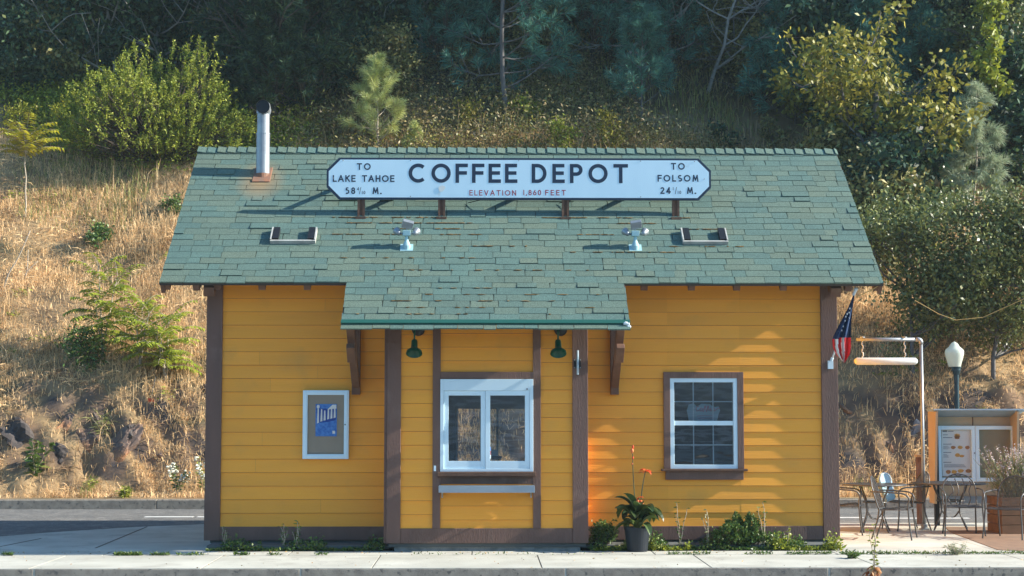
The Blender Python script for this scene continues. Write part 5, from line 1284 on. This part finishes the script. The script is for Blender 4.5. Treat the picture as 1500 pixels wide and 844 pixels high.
for i, (px, py, h, lab) in enumerate(((8, 205, 1.0, 'yellow weed at the picture edge above the slope'), (50, 200, .9, 'yellow weed beside the yellow sapling'), (92, 205, .9, 'yellow weed below the large bright bush'))):
    p = hill(px, py); broad(88 + i, 'yellow_weed', lab, 'weed', tuple(p), h, 'sumac', nmain=8, r=.01, per=12, sp=.08, L=.08, Wd=.03, first=.3, lev=1, spread=.5)
# dead stems
def dead(seed, label, px, py, ends, r=.012):
    p = hill(px, py); b = MB()
    for e in ends: b.tube([tuple(Vector(c) ) for c in bez([(0, 0, -.05)] + list(e), 4)], r, 6, r2=r * .5)
    tag(b.build('dead_sapling', M['paleb'], loc=tuple(p), smooth=True), label, 'branch')
dead(1, 'pale bare stem bent across the left slope', 4, 425, [[(.15, -.1, .35), (.35, -.1, .7), (.6, -.1, 1.3)]], .02)
dead(2, 'short forked pale stem on the left slope', 32, 412, [[(.12, -.05, .2), (.14, -.05, .7)], [(.12, -.05, .2), (.35, 0, .45)]], .016)
dead(3, 'pale curved dead branch beside the roof end', 1288, 340, [[(-.1, -.3, .2), (-.3, -.5, .7), (-.6, -.6, 1.1)], [(.1, -.3, .05), (.35, -.4, .15)]], .016)
# bare grey hanging sapling
rg = np.random.RandomState(91); sk, tips = skeleton(rg, 3.0, .03, 14, .7, 2, (0, 0), .1, -.6, .12)
b = MB()
for (pts, ra, rb) in sk: b.tube([tuple(x_) for x_ in pts], ra, 5, r2=rb, cap=False)
tag(b.build('bare_tree', M['bluebark'], loc=tuple(hill(1085, 135))), 'bare grey leafless sapling on the shaded slope', 'tree')
b = MB(); p = hill(1287, 345); b.tube([(0, 0, -.2), (.02, 0, 1.0), (-.05, 0, 2.0), (0, 0, 3.4)], .14, 10, r2=.06); tag(b.build('dead_tree', M['bluebark'], loc=tuple(p), smooth=True), 'bare grey trunk standing beside the roof end', 'tree')

# --- the forest: prototypes, then copies
random.seed(77)
protos = []
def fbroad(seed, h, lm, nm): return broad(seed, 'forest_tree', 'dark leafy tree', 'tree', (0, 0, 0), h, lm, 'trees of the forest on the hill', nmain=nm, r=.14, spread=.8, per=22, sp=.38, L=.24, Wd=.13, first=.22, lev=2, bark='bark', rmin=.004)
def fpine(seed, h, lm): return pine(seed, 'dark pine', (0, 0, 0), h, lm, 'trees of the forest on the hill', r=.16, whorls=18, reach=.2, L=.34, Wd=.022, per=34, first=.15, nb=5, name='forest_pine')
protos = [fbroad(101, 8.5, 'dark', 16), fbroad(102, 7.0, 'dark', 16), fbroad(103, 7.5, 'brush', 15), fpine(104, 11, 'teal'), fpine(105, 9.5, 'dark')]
spots = []
for (px, Y, k) in ((15, 45, 0), (70, 47, 3), (120, 45.5, 2), (180, 48, 0), (235, 46, 1), (290, 47.5, 2), (338, 45.5, 0), (395, 42.8, 4), (430, 46, 1), (470, 44.5, 4), (520, 47.5, 0), (580, 45.5, 3), (640, 47.5, 4), (690, 46.0, 1), (800, 46, 3), (850, 47.5, 0), (895, 46.5, 4), (965, 48, 1), (1010, 46, 0), (1060, 49, 3), (1120, 46, 1), (1165, 47.5, 3), (1200, 44.5, 4), (1235, 47, 0), (1280, 43.5, 3), (1330, 44.5, 0), (1375, 44.0, 1), (1410, 46, 4), (1460, 44.4, 0), (1500, 43.6, 1), (1540, 45, 3), (1590, 44.5, 0), (1420, 43.6, 4), (-30, 46, 1), (30, 51, 3), (150, 52, 0), (260, 51.5, 4), (360, 51, 0), (460, 51, 3), (560, 52, 1), (670, 52, 0), (770, 51, 4), (870, 52, 1), (960, 53, 3), (1070, 53, 0), (1180, 52, 1), (1290, 52, 0), (1400, 50, 3), (1500, 49, 1), (1900, 46, 3)):
    spots.append((px, Y, k))
def where(px):
    names = ((0, 130, 'above the yellow sapling'), (130, 330, 'behind the large bright bush'), (330, 480, 'above the vent pipe'), (480, 620, 'behind the bright young pine'), (620, 770, 'beside the tall slim pine'), (770, 1000, 'above the DEPOT lettering'), (1000, 1200, 'above the sign end'), (1200, 1400, 'behind the yellowing oak'), (1400, 1500, 'behind the hanging vine'))
    for a, c, s in names:
        if a <= px < c: return s
    return 'just past the picture edge' if px > 0 else 'just past the edge of the slope'
kinds = ['dark leafy tree', 'dark rounded tree', 'brownish dark tree', 'blue green forest pine', 'dark forest pine']
used = set(); cnt = {}
und = [broad(111, 'undergrowth_bush', 'dim bush', 'bush', (0, 0, 0), 3.0, 'dark', 'undergrowth bushes of the forest', nmain=15, r=.05, spread=.85, per=34, sp=.24, L=.17, Wd=.09, first=.03, lev=2),
       pine(112, 'dim pine', (0, 0, 0), 3.6, 'teal', 'undergrowth bushes of the forest', r=.05, whorls=11, reach=.38, L=.26, Wd=.016, per=46, first=.05, name='young_pine'),
       broad(113, 'undergrowth_bush', 'dim bush', 'bush', (0, 0, 0), 2.2, 'brush', 'undergrowth bushes of the forest', nmain=15, r=.04, spread=.85, per=34, sp=.22, L=.15, Wd=.08, first=.03, lev=2),
       pine(114, 'dim conifer', (0, 0, 0), 5.5, 'dark', 'undergrowth bushes of the forest', r=.07, whorls=18, reach=.24, L=.26, Wd=.03, per=60, first=.04, name='young_conifer')]
ukind = ['dark undergrowth bush', 'young teal pine', 'brownish undergrowth bush', 'young dark conifer']
random.seed(31)
uspots = [(398, 41.9, 3), (440, 42.6, 3), (20, 43.2, 0), (75, 43.6, 2), (120, 44.0, 0), (330, 44.0, 0), (300, 45.5, 2), (250, 45, 0), (480, 43.6, 1), (500, 45, 0), (520, 44.5, 0), (560, 45.5, 1), (610, 45.6, 0), (650, 44.6, 1), (710, 46.0, 1), (790, 45.4, 2), (830, 46.2, 0), (870, 45.0, 1), (985, 44.6, 1), (1010, 46.6, 0), (1060, 45.2, 2), (1125, 44.0, 2), (1160, 43.4, 1), (1190, 44.2, 0), (1170, 42.6, 1), (1235, 42.8, 0), (1280, 41.6, 1), (1320, 42.2, 0), (1360, 41.4, 1), (1420, 41.8, 0), (1460, 40.6, 0), (1510, 39.6, 0), (1250, 40.6, 0), (180, 46.5, 0), (400, 46, 0), (1270, 38.4, 0), (1300, 36.6, 0), (-30, 44, 0), (-60, 45, 2), (560, 43.2, 2), (1258, 37.4, 2), (1285, 36.0, 2)]  # dark bushes beside the roof end are added to deepen the shade there
uused = set()
for (px, Y, k) in uspots:
    p = onhill(px, Y); lab = ukind[k] + ' ' + where(px); loc = (p.x, p.y, p.z - .1); rz = random.uniform(0, 6.28); sc = random.uniform(.8, 1.15)
    if k in uused: o = dup(und[k], loc, rz, sc, lab)
    else: o = und[k]; o.location = loc; o.rotation_euler = (0, 0, rz); o.scale = (sc,) * 3; o['label'] = lab; uused.add(k)
    cnt.setdefault(lab, []).append(o)
for (px, Y, k) in spots:
    p = onhill(px, Y); lab = kinds[k] + ' ' + ('far up the slope ' if Y > 50 else '') + where(px)
    o = protos[k]
    sc = random.uniform(.85, 1.15); rz = random.uniform(0, 6.28); loc = (p.x, p.y, p.z - .15)
    if k in used: o = dup(protos[k], loc, rz, sc, lab)
    else: o.location = loc; o.rotation_euler = (0, 0, rz); o.scale = (sc,) * 3; o['label'] = lab; used.add(k)
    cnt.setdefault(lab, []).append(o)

for lab, os_ in cnt.items():
    if len(os_) > 1:
        os_.sort(key=lambda q: q.location.x / q.location.y); n_ = len(os_)
        words = {2: ['left', 'right'], 3: ['left', 'middle', 'right']}.get(n_, ['first', 'second', 'third', 'fourth', 'fifth', 'sixth', 'seventh', 'eighth', 'ninth'][:n_])
        for w_, o in zip(words, os_): o['label'] = f"{lab}, the {w_} of {('two', 'three', 'four', 'five', 'six', 'seven', 'eight', 'nine')[n_ - 2]}" 
pt = []
for i, (px, Y, h_) in enumerate(((160, 43.6, 5), (185, 44.4, 6), (232, 43.8, 5), (262, 44.6, 6), (345, 44.2, 5), (612, 45.0, 6), (905, 44.0, 5), (1040, 44.0, 5), (1130, 44.6, 5), (1205, 43.0, 4), (60, 43.8, 5), (520, 44.8, 6))):
    p = onhill(px, Y); rg = np.random.RandomState(500 + i); sk, tips = skeleton(rg, h_, .055, 10, .6, 2, (rg.normal() * .12, 0), .15, -.05, .16)
    b = MB()
    for (pts, ra, rb) in sk: b.tube([tuple(x_) for x_ in pts], max(ra, .012), 5, r2=max(rb, .008), cap=False)
    o = b.build('bare_tree', M['palebark'], loc=(p.x, p.y, p.z - .1)); lab = 'slim grey bare tree among the dark trees ' + where(px); tag(o, lab, 'tree', 'bare trees at the forest edge'); pt.append((lab, o))
dd_ = {}
for lab, o in pt: dd_.setdefault(lab, []).append(o)
for lab, os_ in dd_.items():
    if len(os_) > 1:
        os_.sort(key=lambda q: q.location.x / q.location.y)
        for w_, o in zip({2: ['left', 'right'], 3: ['left', 'middle', 'right']}.get(len(os_), ['first', 'second', 'third', 'fourth', 'fifth']), os_): o['label'] = o['label'].replace('slim grey bare', w_ + ' slim grey bare')
# --- rocks
def rock(seed, label, px, py, s, mt='rock', rot=0):
    rg = np.random.RandomState(seed); import bmesh
    bm = bmesh.new(); bmesh.ops.create_icosphere(bm, subdivisions=4, radius=1)
    for v in bm.verts:
        n_ = np.array(v.co); k = 1.0
        for _ in range(1): pass
        pass
    pl = [(unit(1, rg)[0], rg.uniform(.45, .85)) for _ in range(11)]
    for v in bm.verts:
        c = np.array(v.co)
        for (nn, d) in pl:
            e = c @ nn - d
            if e > 0: c = c - nn * e
        c = c * (1 + .035 * rg.normal() + .12 * math.sin(c[2] * 9 + c[0] * 5 + seed)); v.co = Vector((c[0] * s[0], c[1] * s[1], c[2] * s[2]))
    me = bpy.data.meshes.new('rock'); bm.to_mesh(me); bm.free(); me.materials.append(M[mt])
    o = bpy.data.objects.new('rock', me); COL.objects.link(o); p = hill(px, py); o.location = p + Vector((0, .14 if s[0] < .38 else .40, -.05)); o.rotation_euler = (rot * .4, rot, rot)
    tag(o, label, 'rock', 'rocks in the hillside')
for i, a in enumerate(((30, 650, (.6, .5, .55), 'darkrock', .5, 'large dark rock face at the picture edge of the cut'), (85, 690, (.55, .45, .55), 'darkrock', 1.2, 'dark broken rock beside the broad leaved weed'), (140, 600, (.6, .45, .5), 'darkrock', .8, 'dark rock shelf above the leaning slab'), (200, 640, (.5, .45, .6), 'darkrock', 2.0, 'dark rock face right of the leaning slabs'), (230, 690, (.4, .4, .45), 'rock', 2.6, 'brown rock left of the white flowered weed'), (100, 625, (.35, .3, .6), 'rock', 1.0, 'reddish rock rib in the middle of the cut'), (160, 665, (.25, .35, .75), 'rock', .7, 'tall reddish rock rib above the dark low face'), (118, 655, (.32, .35, .55), 'rock', .3, 'tilted reddish rock slab above the left kerb'), (150, 645, (.22, .3, .6), 'rock', -.3, 'leaning rock slab beside the tilted reddish one'), (175, 690, (.5, .35, .5), 'rock', .1, 'dark rock face low above the back kerb'), (60, 615, (.9, .4, .45), 'rock', .2, 'dark rock shelf at the left of the cut'), (188, 455, (.18, .15, .2), 'greyrock', .5, 'grey boulder beside the feathery saplings'), (298, 668, (.22, .2, .35), 'greyrock', .2, 'grey rock by the building corner'), (300, 580, (.25, .2, .3), 'rock', .6, 'brown rock higher up by the building corner'), (1282, 560, (.4, .25, .2), 'greyrock', .3, 'flat grey rock below the hanging tube'), (1338, 640, (.22, .25, .5), 'greyrock', .15, 'grey upright rock behind the timber post'), (1245, 600, (.35, .3, .25), 'rock', .7, 'brown rock right of the corner board'), (1300, 655, (.2, .2, .25), 'rock', .9, 'brown rock above the pale blue cushion'))):
    rock(200 + i, a[5], a[0], a[1], a[2], a[3], a[4])
p = hill(220, 592); t = thing('survey_marker', 'small orange marker flag on a wire in the slope', 'marker', tuple(p)); b = MB(); b.tube([(0, 0, 0), (.1, 0, .55)], .004, 5); b.build('wire', M['galv'], t); b = MB(); b.hexa([(-.05, -.004, .0), (.06, -.004, .02), (.06, .004, .02), (-.05, .004, .0), (-.04, -.004, .12), (.07, -.004, .11), (.07, .004, .11), (-.04, .004, .12)]); b.build('flag_sheet', M['orange'], t)
# flowers and weeds on the verge
p = hill(260, 728); stemweed(301, 'white flowered weed at the kerb near the building', tuple(p), .62, n=7, spread=.3, flowers='whitefl', L=.10, Wd=.035, fr=.028)
p = hill(298, 728); stemweed(302, 'white flowered weed half hidden by the corner board', tuple(p), .75, lm='vine', n=6, spread=.2, flowers='whitefl', L=.10, Wd=.035, fr=.028)
p = hill(52, 700); stemweed(303, 'broad leaved weed on the bank above the left kerb', tuple(p), .75, n=5, spread=.4, L=.2, Wd=.09, per=2)
p = hill(150, 640); stemweed(304, 'spiky green tuft growing between the rock slabs', tuple(p), .5, lm='grassgreen', n=9, spread=.5, L=.25, Wd=.012, per=2)
for i, (px, py) in enumerate(((125, 728), (183, 730))):
    p = hill(px, py); stemweed(305 + i, ('green weed tuft at the left kerb below the rocks', 'low green tuft at the kerb below the rocks')[i], tuple(p), (.35, .2)[i], lm='bush', n=8, spread=.5, L=.14, Wd=.02)

# dry tangles on the slope and litter on the pavement
def tangles(name, n, lm, L, Wd, m, seed, label, xr=(-13, 14), yr=(31.2, 41), sz=.16):
    rg = np.random.RandomState(seed); x = rg.uniform(*xr, n); y = rg.uniform(*yr, n); P = np.stack([x, y, H(x, y) + .06], 1)
    P = np.repeat(P, m, 0) + rg.normal(size=(n * m, 3)) * np.array([sz, sz, sz * .5]) * np.repeat(rg.uniform(.5, 1.5, n), m)[:, None]; D = unit(n * m, rg); D[:, 2] = np.abs(D[:, 2]) * .7
    tag(bigmesh(name, leaves(P, D, L * rg.uniform(.5, 1.4, n * m), Wd, rg, .2), n * m, 4, rg.uniform(0, 1, n * m), LM[lm]), label, 'brush', kind='stuff')
tangles('dry_tangle', 420, 'twigs', .22, .009, 70, 601, 'brown dead twigs tangled in the dry grass')
tangles('dry_tangle', 160, 'grassdry', .30, .016, 60, 602, 'matted pale grass clumps on the slope', sz=.22)
tangles('green_tuft', 70, 'bush', .10, .03, 40, 603, 'small green tufts dotted over the dry slope', sz=.09)
rg = np.random.RandomState(604); m = 420; x = rg.uniform(-7.5, 9, m); y = np.where(rg.uniform(size=m) < .6, 21.25 - np.abs(rg.normal(0, .18, m)), rg.uniform(18.9, 21.2, m)); P = np.stack([x, y, np.full(m, .006)], 1); D = unit(m, rg); D[:, 2] *= .15; D[:, 2] = np.abs(D[:, 2])
tag(bigmesh('leaf_litter', leaves(P, D, .035 * rg.uniform(.4, 1.3, m), .016, rg), m, 4, rg.uniform(0, 1, m), LM['litter']), 'small dry leaves scattered over the pavement', 'litter', kind='stuff')
# --- planting bed
def bedweeds(name, n, regions, hmax, L, lm, seed, label):
    rg = np.random.RandomState(seed); VV = []; tot = 0
    for (x0, x1, y0, y1, hh, m) in regions:
        P = np.stack([rg.uniform(x0, x1, m), rg.uniform(y0, y1, m), np.abs(rg.normal(0, .5, m)) * hh], 1)
        P[:, 2] = P[:, 2] * np.clip(.6 + .8 * np.sin(P[:, 0] * 7.1 + seed) + .4 * np.sin(P[:, 0] * 17), .15, 1.5); D = unit(m, rg); D[:, 2] = np.abs(D[:, 2]) * .8 + .1; D /= np.linalg.norm(D, axis=1)[:, None]
        VV.append(leaves(P, D, L * rg.uniform(.5, 1.3, m), L * .5, rg, .1)); tot += m
    tag(bigmesh(name, np.concatenate(VV), tot, 4, rg.uniform(0, 1, tot), LM[lm]), label, 'weeds', kind='stuff')
BW = X(862, 21.4)
bedweeds('bed_weeds', 0, [(-3.55, X(565, 21.6), 21.33, 21.9, .08, 4200), (BW, X(1200, 21.5), 21.33, 21.9, .12, 8000)], .15, .05, 'weed', 401, 'low weeds filling the bed along the wall')
bedweeds('bed_weeds', 0, [(X(870, 21.4), X(1010, 21.4), 21.3, 21.5, .10, 1300), (X(1130, 21.4), X(1230, 21.4), 21.3, 21.5, .10, 1300)], .15, .06, 'vine', 402, 'bright yellow green weeds at the pavement edge')
# weeds in the pavement joint
rg = np.random.RandomState(5); ysj = ground(0, 814).y; xx = []
for (a, c, m) in ((172, 210, 700), (225, 252, 160), (262, 300, 90), (345, 368, 160), (395, 412, 60), (462, 480, 60), (8, 24, 120), (975, 1040, 160), (1090, 1130, 120), (1150, 1215, 260), (1225, 1500, 900), (600, 900, 60)): xx.append(rg.uniform(X(a, ysj), X(c, ysj), m))
xx = np.concatenate(xx); m = len(xx); P = np.stack([xx, ysj + rg.normal(0, .02, m), rg.uniform(0, .02, m)], 1); D = unit(m, rg); D[:, 2] = np.abs(D[:, 2]); 
tag(bigmesh('joint_weeds', leaves(P, D, .045 * rg.uniform(.4, 1.3, m), .014, rg), m, 4, rg.uniform(0, 1, m), LM['weed']), 'tiny weeds growing in the pavement joint', 'weeds', kind='stuff')
spiky(411, 'bush', 'low rounded dark bush at the wall below the window', (X(1082, 21.6), 21.62, 0), .60, .30, 520, 'weed', .042, .022, per=22, shoot=.06)
spiky(412, 'bush', 'scruffy weedy bush left of the canna pot', (X(882, 21.6), 21.6, 0),   .30, .20, 150, 'weed', .05, .02, per=14, shoot=.12)
for i, (px, h, lab, lm) in enumerate(((995, .62, 'thin leafy weed stalk right of the canna pot', 'weed'), (1037, .52, 'thin dry weed stalk left of the low bush', 'lav'), (1118, .62, 'thin dark weed stalk right of the low bush', 'weed'), (330, .3, 'scraggly weed at the building corner', 'weed'), (436, .38, 'thin weed stalk under the notice case', 'weed'), (418, .34, 'short weed stalk under the notice case edge', 'weed'), (1150, .3, 'leafy weed near the right corner board', 'vine'))):
    stemweed(420 + i, lab, (X(px, 21.5), 21.5, 0), h, lm=lm, n=3 if i < 3 else 4, spread=.15, L=.05, Wd=.022, per=2, group=None)
# canna in its pot
cx = X(933, 21.2); t = thing('flower_pot', 'dark plastic pot holding the canna plant', 'pot', (cx, 21.25, 0))
b = MB(); b.lathe([(.001, .0), (.13, .0), (.165, .28), (.172, .28), (.172, .31), (.16, .31), (.155, .27), (.001, .27)], 28); b.build('pot_body', M['pot'], t, smooth=False)
b = MB(); b.lathe([(.001, .275), (.15, .272)], 20); b.build('soil', M['soil'], t)
t = thing('canna_plant', 'canna with broad dark leaves and orange flowers in a pot', 'plant', (cx, 21.25, .27))
rg = np.random.RandomState(431); b = MB()
def blade(b, base, d, L, w, bend):
    pts = []; q = np.array(base, float); dd = np.array(d, float) / np.linalg.norm(d); sd = np.cross(dd, [0, 0, 1.]); sd /= np.linalg.norm(sd); r = random.random()
    prev = None
    for i in range(9):
        f = i / 8; ww = w * math.sin(math.pi * min(1, .08 + f * .92)) ** .7; up = np.cross(sd, dd); fold = up * ww * .25
        row = (q - sd * ww / 2 + fold, q.copy(), q + sd * ww / 2 + fold)
        if prev is not None:
            b.poly([prev[0], prev[1], row[1], row[0]], r); b.poly([prev[1], prev[2], row[2], row[1]], r)
        prev = row; dd = dd + np.array([0, 0, -bend * .16]); dd /= np.linalg.norm(dd); q = q + dd * L / 8
random.seed(4)
for i in range(34):
    a = i * 2.4 + rg.uniform(-.3, .3); z0 = rg.uniform(.02, .30); blade(b, (.06 * math.cos(a), .05 * math.sin(a), z0), (math.cos(a), math.sin(a), rg.uniform(.5, 3.0)), rg.uniform(.24, .36), rg.uniform(.11, .16), rg.uniform(.9, 2.4))
b.build('leaves', LM['canna'], t, smooth=True)
b = MB(); b.tube(bez([(0, 0, 0), (-.03, 0, .4), (-.05, 0, .75), (-.055, 0, 1.02)], 4), .009, 6, r2=.005); b.tube(bez([(.02, 0, 0), (.05, -.02, .4), (.08, -.02, .62), (.11, -.02, .76)], 4), .009, 6, r2=.005); b.tube(bez([(.0, 0, 0), (.03, -.05, .3), (.02, -.06, .42)], 4), .008, 6); b.build('stem', LM['canna'], t)
b = MB()
for (c, s_) in (((-.06, 0, 1.02), .03), ((-.05, 0, 1.06), .022), ((-.05, 0, .93), .016), ((-.06, 0, .85), .015)): b.blob(c, s_ * .7, s_ * .7, s_ * 1.3, 7, 5, .3)
for k in range(11):
    a = k * .9; blade(b, (.11, -.02, .74 + .01 * (k % 4)), (math.cos(a), math.sin(a) * .6, rg.uniform(.1, 1.2)), rg.uniform(.07, .11), .035, 1.2)
for k in range(9): a = k * 1.1; blade(b, (.02 + .02 * rg.normal(), -.08, .36 + .03 * (k % 3)), (math.cos(a), -.4, rg.uniform(-.8, .5)), .08, .03, .8)
b.build('flower', LM['flower'], t, smooth=True)
# lavender in the planter
rg = np.random.RandomState(441); P = []; D = []; PF = []; sk = []
for i in range(520):
    a = rg.uniform(0, 6.28); e = rg.uniform(.05, .8); d = np.array([math.cos(a) * e, math.sin(a) * e, 1]); d /= np.linalg.norm(d); L_ = rg.uniform(.35, .85); b0 = np.array([rg.normal() * .22, rg.normal() * .1, 0])
    if i % 2 == 0: sk.append(([b0, b0 + d * L_ * .6, b0 + d * L_ + np.array([d[0], d[1], -.1]) * .08], .0035, .002))
    for k in range(16): f = rg.uniform(.1, .8); v = d + unit(1, rg)[0] * .5; P.append(b0 + d * L_ * f); D.append(v / np.linalg.norm(v))
    if i % 2 == 0:
        for k in range(10): PF.append(b0 + d * (L_ * rg.uniform(.8, 1.02)))
P = np.array(P); D = np.array(D)
t = plant('lavender', 'pale flowering lavender bush in the timber planter', 'plant', PLANT_AT, None, sk, leaves(P, D, .07, .012, rg), len(P), LM['lav'], LM['lav'], rg, crown='leaves', nsides=4)
PF = np.array(PF); bigmesh('flower', leaves(PF, unit(len(PF), rg), .026, .016, rg), len(PF), 4, rg.uniform(0, 1, len(PF)), LM['lavf'], t)
# plant growing at the front kerb and a dry tuft
q = ground(1279, 834); t = stemweed(451, 'spindly weed with dried orange base growing at the front kerb', (q.x, q.y - .02, -.1), .62, lm='vine', n=3, spread=.1, L=.06, Wd=.03, per=2, bark='paleb')
b = MB(); random.seed(9)
for k in range(26): a = k * 2.4; blade(b, (0, 0, random.uniform(0, .15)), (math.cos(a), math.sin(a), random.uniform(.1, 1.0)), random.uniform(.08, .16), .05, 1.5)
b.build('dried_leaves', mat('dried_leaf', (.45, .16, .06), rndcol=(.60, .36, .18), rough=.8, trans=.2), t)
q = ground(1401, 813); stemweed(452, 'pale dry grass tuft on the patio joint', (q.x, q.y, 0), .14, lm='lav', n=14, spread=.9, L=.08, Wd=.008, per=2)
q = ground(1247, 818); stemweed(453, 'flat green weed in the joint right of the building', (q.x, q.y, 0), .07, lm='weed', n=9, spread=1.2, L=.07, Wd=.02, per=2)

# --- air
t = MB(); t.box(-70, 70, -20, 125, -1.6, 100)
hz = bpy.data.materials.new('haze'); hz.use_nodes = True; hn = hz.node_tree.nodes; hn.clear()
ho = hn.new('ShaderNodeOutputMaterial'); hp = hn.new('ShaderNodeVolumePrincipled'); hp.inputs['Density'].default_value = .00042; hp.inputs['Color'].default_value = (.75, .95, 1, 1); hp.inputs['Anisotropy'].default_value = 0
hz.node_tree.links.new(hp.outputs[0], ho.inputs['Volume'])
tag(t.build('haze', hz), kind='stuff')
